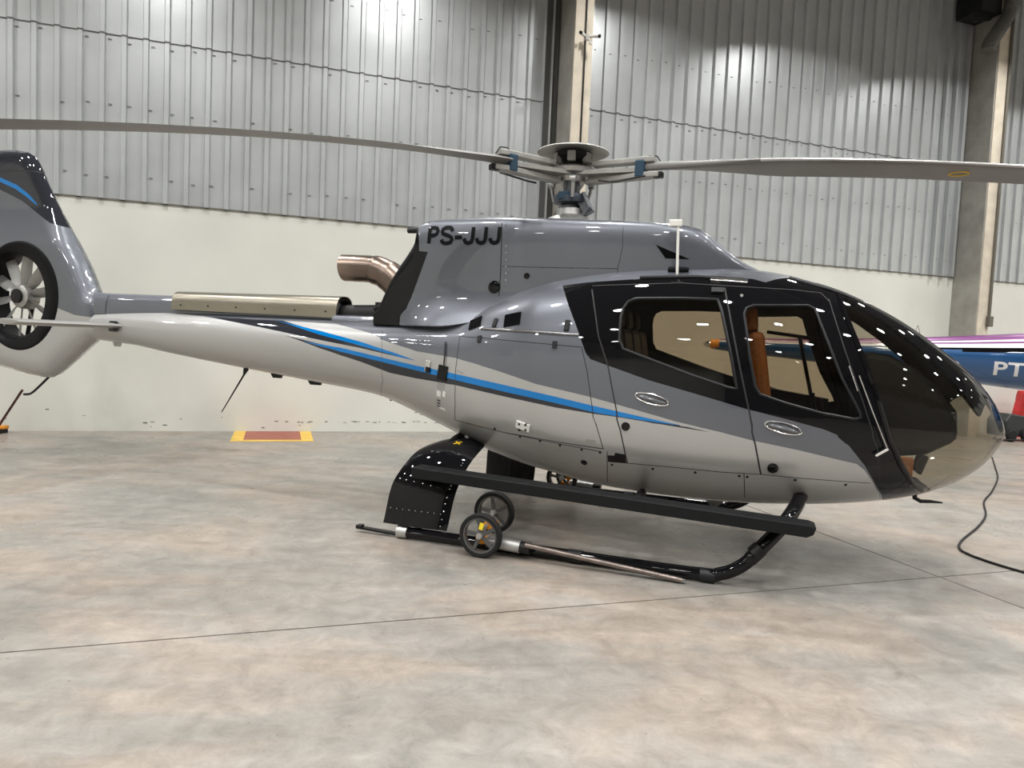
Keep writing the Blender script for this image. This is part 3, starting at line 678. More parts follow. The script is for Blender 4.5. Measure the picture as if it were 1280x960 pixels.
# registration on the cowling
def text_on(name, s, fn, size_x, size_y, m, parent, bold=0.0):
    cu = bpy.data.curves.new(name, 'FONT'); cu.body = s; cu.size = 1.0; cu.offset = bold; cu.resolution_u = 4; cu.space_character = 1.05
    ob = bpy.data.objects.new(name, cu); COL.objects.link(ob)
    dg = bpy.context.evaluated_depsgraph_get(); me = bpy.data.meshes.new_from_object(ob.evaluated_get(dg))
    bpy.data.objects.remove(ob); bpy.data.curves.remove(cu)
    bm = bmesh.new(); bm.from_mesh(me)
    bmesh.ops.triangulate(bm, faces=bm.faces)
    for ax_, n_ in ((0, 24), (1, 8)):
        lo_ = min(v.co[ax_] for v in bm.verts); hi_ = max(v.co[ax_] for v in bm.verts)
        for q in range(1, n_):
            co = [0, 0, 0]; no = [0, 0, 0]; co[ax_] = lo_ + (hi_ - lo_) * q / n_; no[ax_] = 1
            bmesh.ops.bisect_plane(bm, geom=bm.verts[:] + bm.edges[:] + bm.faces[:], dist=1e-5, plane_co=co, plane_no=no)
    x0 = min(v.co.x for v in bm.verts); x1 = max(v.co.x for v in bm.verts); y0 = min(v.co.y for v in bm.verts); y1 = max(v.co.y for v in bm.verts)
    for v in bm.verts:
        v.co = Vector(fn((v.co.x - x0) / (x1 - x0) * size_x, (v.co.y - y0) / (y1 - y0) * size_y))
    bm.to_mesh(me); bm.free(); me.materials.clear(); me.materials.append(m)
    return link(name, me, parent)
GLYPHS = {'J': [[(1, 1), (1, .27), (.93, .12), (.78, .02), (.5, -.01), (.22, .03), (.06, .15), (0, .30)]],
          'P': [[(0, 0), (0, 1)], [(0, 1), (.55, 1), (.85, .95), (1, .77), (.86, .58), (.55, .51), (0, .50)]],
          'S': [[(1, .76), (.9, .92), (.7, 1), (.35, 1), (.1, .92), (0, .77), (.1, .62), (.4, .53), (.7, .46), (.93, .36), (1, .22), (.88, .06), (.62, 0), (.32, 0), (.1, .07), (0, .24)]],
          '-': [[(0, .36), (1, .36)]]}
def ribbon(line, w):
    n = len(line); out = []
    for i in range(n):
        a, b = line[max(i - 1, 0)], line[min(i + 1, n - 1)]; dx, dy = b[0] - a[0], b[1] - a[1]; l = math.hypot(dx, dy)
        out.append(((line[i][0] - dy / l * w / 2, line[i][1] + dx / l * w / 2), (line[i][0] + dy / l * w / 2, line[i][1] - dx / l * w / 2)))
    return out
def cowl_pt(X, z):
    t = COWL.t_of(X, z); return tuple(np.array(COWL.P(X, t)) + COWL.normal(X, t) * 0.004)
LET = mat('lettering_black', (0.004, 0.004, 0.005), 0.5, spec=0.1)
for ch, x0, x1 in (('P', 536, 546), ('S', 552, 565), ('-', 569, 578), ('J', 581.5, 591.5), ('J', 597.5, 608), ('J', 614.5, 625)):
    X0, X1 = (L(x0, 294, -0.42)[0], L(x1, 294, -0.43)[0]); z0, z1 = L((x0 + x1) / 2, 304, -0.43)[1], L((x0 + x1) / 2, 284.5, -0.41)[1]
    mb = MB()
    for st_ in GLYPHS[ch]:
        q = [(X0 + (X1 - X0) * u, z0 + (z1 - z0) * v) for u, v in st_]; fine_ = []
        for p0, p1 in zip(q, q[1:]):
            k_ = max(1, int(math.hypot(p1[0] - p0[0], p1[1] - p0[1]) / 0.02)); fine_ += [(p0[0] + (p1[0] - p0[0]) * i / k_, p0[1] + (p1[1] - p0[1]) * i / k_) for i in range(k_)]
        fine_.append(q[-1]); rb = ribbon(fine_, 0.035)
        vs_ = [cowl_pt(*p) for pr_ in rb for p in pr_]
        mb.add(vs_, [(2 * i, 2 * i + 1, 2 * i + 3, 2 * i + 2) for i in range(len(rb) - 1)])
    mb.build('letter', LET, cowl['engine_cowling'][0])
# small roof antenna
X, z = L(848, 279, -0.52)
MB().tube([(X + 0.015, -0.54, 2.16), (X, -0.52, z - 0.02)], 0.011, 8).build('roof_antenna', WHITE, heli, True)
MB().box((X - 0.02, -0.52, z + 0.0), (0.10, 0.04, 0.055)).build('antenna_head', WHITE, heli, bevel=0.008)
plate('antenna_foot', 848, 339, 0.16, 0.06, 0.03, BLACK, bevel=0.01)

# ---- exhaust, tail drive cover, heat shield
ex = smooth_path([(-2.30, -0.02, 2.268), (-2.15, -0.02, 2.264), (-2.0, -0.02, 2.258), (-1.88, -0.02, 2.235), (-1.76, -0.02, 2.175), (-1.66, -0.02, 2.085), (-1.56, -0.02, 1.98)], 6)
rr = [0.132 if p[0] < -1.95 else 0.150 if p[0] > -1.80 else 0.142 for p in ex]
mb = MB().tube(ex, rr, 28, caps=False)
mb.v = [(x + (0.10 * (2.4 - z) if x < -2.2 else 0), y, z) for x, y, z in mb.v]
eo = mb.build('exhaust_pipe', EXH, heli, True)
md = eo.modifiers.new('wall', 'SOLIDIFY'); md.thickness = 0.006; md.offset = -1
es = eo.modifiers.new('crisp_edges', 'EDGE_SPLIT'); es.split_angle = math.radians(45)
MB().lathe([(0.128, 0.0), (0.0, 0.0)], (-2.02, -0.02, 2.26), (1, 0, 0), 20).build('exhaust_throat', mat('soot', (0.01, 0.01, 0.01), 0.9), heli)
def rail_loft(name, m, x0, x1, w, zb0, zb1, zt0, zt1, n=10, seg=14, sq=3.0, solid=0.0, arch=False):
    vs_ = []; fs = []
    for i in range(n + 1):
        q = i / n; x = x0 + (x1 - x0) * q; b = zb0 + (zb1 - zb0) * q; t = zt0 + (zt1 - zt0) * q
        for k in range(seg + 1):
            a = math.pi * k / seg; c_, s_ = math.cos(a), math.sin(a)
            vs_.append((x, w * abs(c_) ** (2 / sq) * (1 if c_ > 0 else -1), b + (t - b) * abs(s_) ** (2 / sq)))
    for i in range(n):
        for k in range(seg): fs.append((i * (seg + 1) + k, i * (seg + 1) + k + 1, (i + 1) * (seg + 1) + k + 1, (i + 1) * (seg + 1) + k))
    if not arch: fs += [tuple(range(seg + 1)), tuple(n * (seg + 1) + k for k in range(seg + 1))[::-1]]
    mb = MB().add(vs_, fs); o = mb.build(name, m, heli, True)
    if solid:
        s_ = o.modifiers.new('wall', 'SOLIDIFY'); s_.thickness = solid; s_.offset = -1
        es = o.modifiers.new('crisp_edges', 'EDGE_SPLIT'); es.split_angle = math.radians(45)
    return o
rail_loft('tail_drive_cover', GREY, -5.75, -2.36, 0.115, 1.66, 1.66, 1.965, 1.93, 16)
rail_loft('heat_shield', STEEL, -4.33, -2.28, 0.155, 1.795, 1.765, 1.998, 1.985, 8, 16, 3.0, 0.006, True)
for k in range(6):
    for sd in (-1,):
        MB().lathe([(0.009, 0), (0.009, 0.006), (0, 0.007)], (-4.2 + 0.36 * k, sd * 0.155, 1.845 - 0.004 * k), (0, sd, 0), 8).build('shield_bolt', SATIN, heli)
rail_loft('drive_shaft_tunnel', SATIN, -2.30, -1.60, 0.10, 1.70, 1.72, 1.90, 1.92, 4)
rail_loft('engine_deck', GREY, -2.30, -1.30, 0.20, 1.66, 1.66, 1.80, 1.80, 6, 14, 5.0)
mb = MB(); mb.box((-1.75, -0.08, 1.88), (0.20, 0.14, 0.10)); mb.box((-1.66, -0.16, 1.84), (0.10, 0.06, 0.12)); mb.tube([(-1.86, -0.14, 1.86), (-1.70, -0.16, 1.95), (-1.58, -0.14, 1.93)], 0.022, 8)
mb.build('engine_mount', SATIN, heli, True)

# ---- fin with shrouded tail fan
FC, FR = (-6.585, 1.895), 0.64
def LP(x, y, lat=-0.1): return L(x, y, lat)
fin_out = [LP(114, 366), LP(100, 330), LP(75, 280), LP(50, 227), LP(40, 202), LP(34, 193), LP(25, 187.5), LP(12, 185), LP(0, 184.5),
           (-7.22, 3.645), (-7.34, 3.60), (-7.45, 3.0), (-7.50, 2.5), (-7.46, 1.9), (-7.40, 1.35), (-7.25, 1.05), LP(0, 460), LP(25, 467.5), LP(47, 472), LP(57, 472), LP(64, 468), LP(112, 425), (-5.42, 1.48), (-5.40, 1.72), (-5.45, 1.93)]
NC = 48
duct = [(FC[0] + FR * math.cos(2 * math.pi * k / NC), FC[1] + FR * math.sin(2 * math.pi * k / NC)) for k in range(NC)]
lipo = [(FC[0] + (FR + 0.0) * math.cos(2 * math.pi * k / NC), FC[1] + (FR + 0.0) * math.sin(2 * math.pi * k / NC)) for k in range(NC)]
def seg_d(p, a, b):
    ax, ay = b[0] - a[0], b[1] - a[1]; q = max(0, min(1, ((p[0] - a[0]) * ax + (p[1] - a[1]) * ay) / (ax * ax + ay * ay + 1e-12)))
    return math.hypot(p[0] - a[0] - q * ax, p[1] - a[1] - q * ay)
def fin_y(p):
    d = min(seg_d(p, a, b) for a, b in zip(fin_out, fin_out[1:] + fin_out[:1]))
    base = 0.085 + 0.085 * max(0, min(1, (2.95 - p[1]) / 0.45))
    r = 0.20; q = min(1, d / r); return base * math.sqrt(max(0, 1 - (1 - q) ** 2)) + 0.0005
fin_cap = [LP(-40, 160), LP(130, 160), LP(130, 300), LP(64, 279), LP(45, 265), LP(25, 250), LP(0, 237.5), LP(-40, 222)]
fin_blue = [LP(-40, 206), LP(0, 222), LP(20, 231), LP(35, 243), LP(46, 256), LP(43, 255), LP(32, 246), LP(18, 236), LP(0, 227.5), LP(-40, 212)]
fin_low = [LP(-60, 384), LP(75, 384), LP(85, 388), LP(100, 394), LP(140, 400), LP(140, 520), LP(-60, 520)]
fseam = [LP(-20, 212.5), LP(45, 212.5), LP(45, 214), LP(-20, 214)]
us = list(np.linspace(-7.56, -5.38, 48)); vz = list(np.linspace(0.90, 3.68, 58))
vv, ff, cc = cut_grid(us, vz, [fin_out, duct, fin_cap, fin_blue, fin_low, fseam])
for nm, sd in (('tail_fin', -1), ('tail_fin_port_skin', 1)):
    mb = MB(); ys = {}
    for f, c in zip(ff, cc):
        if not in_poly(*c, fin_out) or in_poly(*c, duct): continue
        mi = 0
        if in_poly(*c, fin_low): mi = 1
        if in_poly(*c, fin_cap): mi = 2
        if in_poly(*c, fin_blue): mi = 3
        if in_poly(*c, fseam): mi = 4
        for i in f:
            if i not in ys: ys[i] = fin_y(vv[i])
        mb.cur = mi; mb.add([(vv[i][0], sd * ys[i], vv[i][1]) for i in f], [tuple(range(len(f)))])
    o = mb.build('tail_fin', [GREY, SILVER, CHAR, BLUE, GAP], heli, True, 0, 60)
    bm = bmesh.new(); bm.from_mesh(o.data)
    if sum(f.normal.y * f.calc_area() for f in bm.faces) * sd < 0: bmesh.ops.reverse_faces(bm, faces=bm.faces)
    bm.to_mesh(o.data); bm.free()
RI = 0.485; HC = (FC[0] - 0.145, FC[1])
mb = MB(); vs_ = []
for cx, r, h in ((FC[0], FR + 0.004, -0.160), (FC[0] - 0.002, FR - 0.02, -0.176), (FC[0] - 0.06, FR - 0.07, -0.172), (FC[0] - 0.115, RI + 0.035, -0.15), (HC[0], RI, -0.08), (HC[0], RI, 0.11), (FC[0] - 0.06, RI + 0.07, 0.165), (FC[0], FR + 0.004, 0.168)):
    vs_ += [(cx + r * math.cos(2 * math.pi * k / 56), h, FC[1] + r * math.sin(2 * math.pi * k / 56)) for k in range(56)]
mb.add(vs_, [(i * 56 + k, i * 56 + (k + 1) % 56, ((i + 1) % 8) * 56 + (k + 1) % 56, ((i + 1) % 8) * 56 + k) for i in range(8) for k in range(56)])
mb.build('fan_duct', mat('duct_black', (0.004, 0.004, 0.005), 0.5, spec=0.12), heli, True)
FC = HC
fan = MB().lathe([(0.0, -0.075), (0.09, -0.072), (0.135, -0.05), (0.15, 0.0), (0.15, 0.10), (0.0, 0.10)], (FC[0], 0, FC[1]), (0, 1, 0), 24).build('tail_fan', ALU, heli, True)
MB().lathe([(0.085, -0.078), (0.085, -0.10), (0.06, -0.105), (0.0, -0.105)], (FC[0], 0, FC[1]), (0, 1, 0), 18).build('fan_cap', SATIN, fan, True)
bl = None
for k in range(10):
    if bl is None:
        mb = MB(); pr = []
        for r, c_, tw in ((0.13, 0.04, 0.9), (0.20, 0.05, 0.75), (0.24, 0.062, 0.62), (0.45, 0.062, 0.45), (0.478, 0.055, 0.42)):
            ring = []
            for px_, py_ in ((-1, 0), (-0.5, 0.16), (0.3, 0.2), (1, 0), (0.3, -0.14), (-0.5, -0.12)):
                a, b = px_ * c_, py_ * c_; ring.append((a * math.cos(tw) - b * math.sin(tw), a * math.sin(tw) + b * math.cos(tw), r))
            pr.append(ring)
        v = [p for r in pr for p in r]
        f = [(i * 6 + k2, i * 6 + (k2 + 1) % 6, (i + 1) * 6 + (k2 + 1) % 6, (i + 1) * 6 + k2) for i in range(4) for k2 in range(6)] + [tuple(range(6)), tuple(range(24, 30))]
        bl = mb.add(v, f).build('fan_blade', noise_into(mat('fan_blade_grey', (0.30, 0.30, 0.29), 0.4, 0.5), 10, 0.1), fan, True)
        o = bl
    else:
        o = bl.copy(); COL.objects.link(o); o.parent = fan
    o.location = (FC[0], 0, FC[1]); o.rotation_euler = (0, 2 * math.pi * k / 10 + 0.15, 0)
for k in range(3):
    a = 2 * math.pi * k / 3 + 0.3; MB().tube([(FC[0] + 0.1 * math.cos(a), 0.13, FC[1] + 0.1 * math.sin(a)), (FC[0] + RI * math.cos(a), 0.13, FC[1] + RI * math.sin(a))], 0.025, 8).build('fan_stator', SATIN, heli, True)
# fairing between boom and fin
rail_loft('fin_root_fairing', GREY, -5.62, -5.3, 0.12, 1.72, 1.72, 1.96, 1.955, 4)
# horizontal stabiliser
air = [(0.0, 0.0), (0.03, 0.018), (0.12, 0.032), (0.25, 0.032), (0.42, 0.012), (0.46, 0.0), (0.42, -0.012), (0.25, -0.03), (0.12, -0.032), (0.03, -0.018)]
mb = MB(); ring = []
for y in (-1.33, -1.30, -0.1, 0.1, 1.30, 1.33):
    k = 0.6 if abs(y) > 1.32 else 1.0; ring += [(-4.99 - a * (1 if k == 1 else .96), y, 1.592 + b * k) for a, b in air]
n_ = len(air)
mb.add(ring, [(i * n_ + k, i * n_ + (k + 1) % n_, (i + 1) * n_ + (k + 1) % n_, (i + 1) * n_ + k) for i in range(5) for k in range(n_)] + [tuple(range(n_)), tuple(5 * n_ + k for k in range(n_))])
mb.build('horizontal_stabiliser', noise_into(mat('stabiliser_paint', (0.30, 0.295, 0.28), 0.4, 0.3, 0.6), 8, 0.05), heli, True)
plate('stabiliser_root_seal', 143, 408, 0.12, 0.12, 0.03, CHAR, bevel=0.02)
# antennas and tail bumper under the boom
MB().tube([(-3.46, 0, 1.20), (-3.49, 0, 1.13), (-3.77, 0, 0.715)], [0.03, 0.010, 0.005], 8).build('rod_antenna', SATIN, heli, True)
MB().tube(smooth_path([(-6.26, 0, 0.99), (-6.45, 0, 0.84), (-6.60, 0, 0.735), (-6.72, 0, 0.715)], 4), [0.014] * 13, 8).build('tail_bumper', SATIN, heli, True)
for x, w_, h_ in ((146, 0.13, 0.045), (346, 0.17, 0.04), (394, 0.20, 0.035)):
    X, z = L(x, 470, 0.0); zb = zb_f(X)
    MB().prism([(-w_ / 2, 0.03), (-w_ / 4, -h_), (w_ / 3, -h_), (w_ / 2, 0.03)], lambda p: (X + p[0], -0.012, zb + p[1]), lambda p: (X + p[0], 0.012, zb + p[1])).build('blade_antenna', SATIN if x != 146 else ALU, heli)
X, z = L(893, 625, 0); MB().lathe([(0.10, 0.0), (0.085, 0.05), (0.03, 0.11), (0.0, 0.12)], (X, 0, zb_f(X) + 0.02), (0, 0, -1), 14).build('belly_antenna', mat('grey_plastic', (0.20, 0.20, 0.19), 0.5), heli, True)
X, z = L(1142, 620, 0); MB().tube([(X, 0, z + 0.05), (X + 0.01, 0, z - 0.015), (X + 0.05, 0, z - 0.035), (X + 0.11, 0, z - 0.03), (X + 0.20, 0, z - 0.03)], [0.02, 0.018, 0.016, 0.014, 0.006], 8).build('pitot_tube', SATIN, heli, True)

# ---- landing gear
YS = 1.165
for sd in (-1, 1):
    near = sd < 0
    path = smooth_path([(-0.98, sd * YS, 0.05), (0.2, sd * YS, 0.05), (1.30, sd * YS, 0.05), (1.50, sd * YS, 0.075), (1.64, sd * (YS - 0.01), 0.155), (1.76, sd * (YS - 0.05), 0.29), (1.88, sd * (YS - 0.16), 0.42), (1.97, sd * 0.82, 0.53), (2.02, sd * 0.55, 0.585), (2.04, sd * 0.25, 0.60)], 8)
    sk_ = MB().tube(path, [0.046 if p[2] < 0.2 else 0.05 for p in path], 16).build('skid_tube', BLACK, heli, True)
    MB().tube([(-0.99, sd * YS, 0.05), (-0.90, sd * YS, 0.05)], 0.050, 14).build('skid_collar', ALU, sk_, True)
    MB().box((-1.16, sd * YS, 0.032), (0.38, 0.05, 0.018), Matrix.Rotation(0.03, 3, 'Y')).build('skid_spring', SATIN, sk_)
    MB().box((-1.34, sd * YS, 0.045), (0.05, 0.06, 0.03)).build('skid_spring_tip', SATIN, sk_, bevel=0.005)
    for xx in (0.42, 1.36): MB().tube([(xx, sd * YS, 0.05), (xx + 0.10, sd * YS, 0.05)], 0.0495, 14).build('skid_shoe', FRAME, sk_, True)
    MB().tube([(1.70, sd * (YS - .03), 0.225), (1.745, sd * (YS - .045), 0.275)], 0.057, 14).build('leg_clamp', SATIN, sk_, True)
    # rear leg with its broad fairing
    leg = smooth_path([(-0.80, sd * 0.3, 0.76), (-0.78, sd * 0.6, 0.735), (-0.77, sd * 0.95, 0.62), (-0.80, sd * 1.065, 0.42), (-0.82, sd * 1.10, 0.24), (-0.83, sd * 1.135, 0.09)], 6)
    MB().tube(leg, 0.034, 12).build('rear_leg', BLACK, heli, True)
    pr = smooth_path([(0, 0.47, 0.705), (0, 0.66, 0.700), (0, 0.84, 0.665), (0, 0.96, 0.60), (0, 1.045, 0.50), (0, 1.10, 0.36), (0, 1.15, 0.10)], 5)
    x0f = pchip([0, 0.33, 0.55, 0.62, 0.8, 1.0], [-0.93, -0.99, -1.03, -1.05, -1.10, -1.135]); x1f = pchip([0, 0.12, 0.33, 0.6, 0.8, 1.0], [-0.56, -0.50, -0.475, -0.50, -0.535, -0.575])
    vs_ = []; n2 = len(pr); K = 8
    for i, p in enumerate(pr):
        q = i / (n2 - 1); a, b = x0f(q), x1f(q)
        # outward normal of the profile in YZ
        pa, pb = pr[max(i - 1, 0)], pr[min(i + 1, n2 - 1)]; dy, dz = pb[1] - pa[1], pb[2] - pa[2]; l = math.hypot(dy, dz); ny, nz = -dz / l, dy / l
        top = []; bot_ = []
        for k in range(K + 1):
            u = k / K; th = 0.045 * math.sin(math.pi * min(1, max(0, u))) ** 0.7 + 0.003
            top.append((a + (b - a) * u, sd * (p[1] + ny * th), p[2] + nz * th)); bot_.append((a + (b - a) * u, sd * (p[1] - ny * th), p[2] - nz * th))
        vs_ += top + bot_[::-1]
    R2 = 2 * (K + 1)
    fs = [(i * R2 + k, i * R2 + (k + 1) % R2, (i + 1) * R2 + (k + 1) % R2, (i + 1) * R2 + k) for i in range(n2 - 1) for k in range(R2)] + [tuple(range(R2)), tuple((n2 - 1) * R2 + k for k in range(R2))]
    fa = MB().add(vs_, fs).build('leg_fairing', BLACK, heli, True, 0, 50)
    if near:
        for k in range(14):
            q = 0.05 + 0.90 * k / 13; i = int(0.45 * n2 + q * 0.53 * n2); p = pr[min(i, n2 - 1)]
            MB().lathe([(0.006, 0), (0.005, 0.004), (0, 0.005)], (x1f(min(i, n2 - 1) / (n2 - 1)) - 0.05, -(p[1] + 0.030), p[2]), (0, -1, 0.2), 6).build('rivet', CHROME, fa)
        for k in range(9):
            MB().lathe([(0.005, 0), (0.004, 0.004), (0, 0.005)], (-1.06 + 0.055 * k, -1.172, 0.235), (0, -1, 0), 6).build('rivet', CHROME, fa)
        # little yellow mark: two crossing strokes
        for rz in (0.75, -0.55):
            MB().box((-0.685, -0.735, 0.738), (0.012, 0.085, 0.006), Matrix.Rotation(0.14, 3, 'X') @ Matrix.Rotation(rz, 3, 'Z')).build('yellow_cross_mark', YELLOW, fa)
    # boarding step
    st = MB(); q = [(-0.84, 0.515), (-0.84, 0.60), (2.03, 0.502), (2.075, 0.49), (2.06, 0.44), (2.02, 0.418)]
    st.prism(q, lambda p: (p[0], sd * 1.10, p[1]), lambda p: (p[0], sd * 1.27, p[1]))
    so = st.build('boarding_step', mat('step_black', (0.006, 0.007, 0.008), 0.45, spec=0.2), heli, bevel=0.008)
    MB().box((1.88, sd * 1.06, 0.455), (0.10, 0.14, 0.06)).build('step_bracket', SATIN, so, bevel=0.006); MB().box((-0.70, sd * 1.07, 0.545), (0.12, 0.12, 0.05)).build('step_bracket', SATIN, so, bevel=0.006)
    MB().tube([(0.85, sd * 0.6, 0.46), (0.87, sd * 1.13, 0.48)], 0.035, 10).build('step_strut', SATIN, so, True)
MB().tube([(2.04, -0.3, 0.60), (2.04, 0.3, 0.60)], 0.05, 14).build('front_cross_tube', BLACK, heli, True)
MB().tube([(-0.80, -0.35, 0.76), (-0.80, 0.35, 0.76)], 0.045, 14).build('rear_cross_tube', BLACK, heli, True)

# ---- rotor mast and head
HZ = 3.13
MB().lathe([(0.0, 2.60), (0.23, 2.62), (0.23, 2.685), (0.19, 2.72), (0.13, 2.745), (0.12, 2.80), (0.0, 2.80)], seg=28).build('mast_base', ALU, heli, True)
MB().lathe([(0.0, 2.74), (0.085, 2.76), (0.085, 2.83), (0.075, 2.84), (0.075, 3.12), (0.0, 3.12)], seg=20).build('rotor_mast', mat('mast_grey', (0.17, 0.18, 0.20), 0.4, 0.6), heli, True)
MB().lathe([(0.09, 2.84), (0.15, 2.85), (0.16, 2.885), (0.15, 2.92), (0.10, 2.93)], seg=24, closed=True).build('swashplate', mat('swash_blue_grey', (0.07, 0.085, 0.11), 0.4, 0.5), heli, True)
hub = MB().lathe([(0.0, 3.03), (0.12, 3.035), (0.14, 3.08), (0.20, 3.10), (0.22, 3.135), (0.17, 3.16), (0.0, 3.17)], seg=24).build('rotor_hub', ALU, heli, True)
cap = MB().lathe([(0.0, 3.345), (0.10, 3.343), (0.22, 3.330), (0.31, 3.302), (0.318, 3.292), (0.30, 3.288), (0.20, 3.312), (0.0, 3.325)], seg=40).build('vibration_absorber', ALUP, heli, True)
MB().lathe([(0.0, 3.16), (0.10, 3.16), (0.10, 3.20), (0.17, 3.25), (0.17, 3.29), (0.0, 3.315)], seg=20).build('absorber_housing', SATIN, cap, True)
for k in range(6):
    a = 2 * math.pi * k / 6 - 1.4; R = Matrix.Rotation(a, 3, 'Z'); MB().box(R @ Vector((0.15, 0, 3.235)), (0.05, 0.07, 0.085), R).build('absorber_block', ALUP, cap, bevel=0.006)
def blade_sec(r):
    ch = pchip([0.66, 1.0, 1.35, 1.75, 2.2, 5.35], [0.13, 0.15, 0.24, 0.35, 0.355, 0.355])(r)
    th = pchip([0.75, 1.2, 1.9, 5.35], [0.075, 0.06, 0.042, 0.030])(r); tw = pchip([0.75, 1.4, 2.2, 5.35], [0.05, 0.16, 0.15, 0.03])(r)
    return ch, th, tw
def droop(r): return -0.0215 * r * r - 0.004 * r
for bi, az in enumerate((-10.1, 229.9, 103.5)):
    e = Matrix.Rotation(math.radians(az), 4, 'Z')
    rs = [0.66, 0.75, 0.85, 0.95, 1.05, 1.2, 1.35, 1.5, 1.62, 1.75, 1.9, 2.1, 2.4, 2.7, 3.0, 3.4, 3.8, 4.2, 4.6, 4.9, 5.15, 5.3, 5.34]
    v = []; NP = 12
    for r in rs:
        ch, th, tw = blade_sec(r); k = 1.0 if r < 5.32 else 0.6
        for px_, py_ in ((-0.28, 0), (-0.25, 0.32), (-0.18, 0.48), (-0.05, 0.5), (0.2, 0.38), (0.5, 0.16), (0.72, 0.0), (0.5, -0.12), (0.2, -0.3), (-0.05, -0.42), (-0.18, -0.42), (-0.25, -0.28)):
            a, b = px_ * ch, py_ * th * k
            v.append((r, (a * math.cos(tw) + b * math.sin(tw)) * (1 if True else 1), HZ + droop(r) + b * math.cos(tw) - a * math.sin(tw)))
    mb = MB()
    for i in range(len(rs) - 1):
        for k in range(NP):
            mb.cur = 1 if (k in (0, 11)) and rs[i] > 1.6 else 0
            mb.f.append((i * NP + k, i * NP + (k + 1) % NP, (i + 1) * NP + (k + 1) % NP, (i + 1) * NP + k)); mb.m.append(mb.cur)
    mb.v = [tuple(e @ Vector(p)) for p in v]; mb.cur = 0
    mb.f += [tuple(range(NP)), tuple((len(rs) - 1) * NP + k for k in range(NP))]; mb.m += [0, 0]
    bo = mb.build('rotor_blade', [BLADE, BLADEL], heli, True, 0, 50)
    if bi == 0:
        r = 2.93; c_ = [(r + 0.06 * math.cos(a), 0.05 + 0.06 * math.sin(a), HZ + droop(r) - 0.030) for a in np.linspace(0, 2 * math.pi, 25)]
        MB().tube([tuple(e @ Vector(p)) for p in c_], 0.0045, 6).build('yellow_ring_mark', YELLOW, bo, True)
    def at_(p): return e @ Vector(p)
    arm = MB()
    # star arm, two sleeve plates, clevis
    arm.prism([(0.10, -0.13), (0.30, -0.10), (0.62, -0.05), (0.66, 0.0), (0.62, 0.05), (0.30, 0.10), (0.10, 0.13)], lambda p: at_((p[0], p[1], HZ - 0.055)), lambda p: at_((p[0], p[1], HZ - 0.02)))
    arm.build('star_arm', ALUP, hub)
    for dz, x0, x1, nm in ((0.022, 0.20, 0.76, 'blade_sleeve'), (-0.100, 0.14, 0.80, 'blade_sleeve')):
        s_ = MB(); s_.prism([(x0, -0.045), (x1 - 0.1, -0.06), (x1, -0.04), (x1, 0.04), (x1 - 0.1, 0.06), (x0, 0.045)], lambda p: at_((p[0], p[1], HZ + dz - (0.03 * (0.9 - p[0]) if dz < 0 else 0))), lambda p: at_((p[0], p[1], HZ + dz + 0.045 - (0.03 * (0.9 - p[0]) if dz < 0 else 0))))
        s_.build(nm, ALUP, hub, bevel=0.008)
    MB().box(at_((0.64, 0, HZ - 0.03)), (0.085, 0.13, 0.15), e.to_3x3()).build('lag_damper', DBLUE, hub, bevel=0.015)
    MB().box(at_((0.79, 0, HZ - 0.085)), (0.08, 0.07, 0.05), e.to_3x3()).build('clevis', SATIN, hub, bevel=0.01)
    MB().tube([at_((0.30, -0.12, HZ - 0.12)), at_((0.42, -0.07, HZ - 0.13)), at_((0.70, -0.07, HZ - 0.10))], 0.008, 6).build('bonding_wire', SATIN, hub, True)
    MB().tube([at_((0.66, 0.03, HZ + 0.06)), at_((0.69, 0.03, HZ + 0.085)), at_((0.76, 0.03, HZ + 0.08)), at_((0.80, 0.03, HZ + 0.02))], 0.006, 6).build('bonding_wire', SATIN, hub, True)
    e2 = Matrix.Rotation(math.radians(az - 62), 4, 'Z')
    MB().tube([e2 @ Vector((0.17, 0, 2.88)), e2 @ Vector((0.20, 0, HZ - 0.12))], 0.016, 10).build('pitch_link', ALU, heli, True)
    MB().lathe([(0.0, -0.03), (0.03, -0.025), (0.03, 0.025), (0.0, 0.03)], tuple(e2 @ Vector((0.20, 0, HZ - 0.10))), (1, 0, 0), 12).build('rod_end', ALU, heli, True)
mb = MB(); mb.box((0.14, -0.02, 2.83), (0.09, 0.10, 0.16), Matrix.Rotation(-0.5, 3, 'Y')); mb.tube([(0.10, -0.1, 2.68), (0.19, -0.1, 2.80), (0.13, -0.1, 2.93)], 0.018, 8)
mb.build('scissor_link', mat('mast_grey'), heli, bevel=0.008)
MB().box((-0.02, -0.13, 2.90), (0.12, 0.05, 0.07)).build('swash_bracket', DBLUE, heli, bevel=0.01)

# ---- cabin interior
zf = 0.72
vs_ = []; xs_ = np.linspace(0.45, 2.72, 16)
for X in xs_:
    w_ = -BODY.P(X, BODY.t_of(X, max(zf, zb_f(X) + 0.05)))[1] - 0.04; vs_ += [(X, -w_, max(zf, zb_f(X) + 0.10)), (X, w_, max(zf, zb_f(X) + 0.10))]
mb = MB().add(vs_, [(2 * i, 2 * i + 1, 2 * i + 3, 2 * i + 2) for i in range(len(xs_) - 1)]); fo = mb.build('cabin_floor', CARPET, heli)
md = fo.modifiers.new('t', 'SOLIDIFY'); md.thickness = 0.03
b_ = [BODY.P(0.42, t) for t in np.linspace(-0.95, 0.97, 24)]
n3 = len(b_); bh = MB(); ring = [(0.0, p[1] * 0.96, p[2]) for p in b_] + [(0.0, -p[1] * 0.96, p[2]) for p in reversed(b_)]
bh.add([(0.40, y, z) for _, y, z in ring] + [(0.44, y, z) for _, y, z in ring], [tuple(range(2 * n3)), tuple(range(4 * n3 - 1, 2 * n3 - 1, -1))]); bh.build('cabin_bulkhead', LINING, heli)
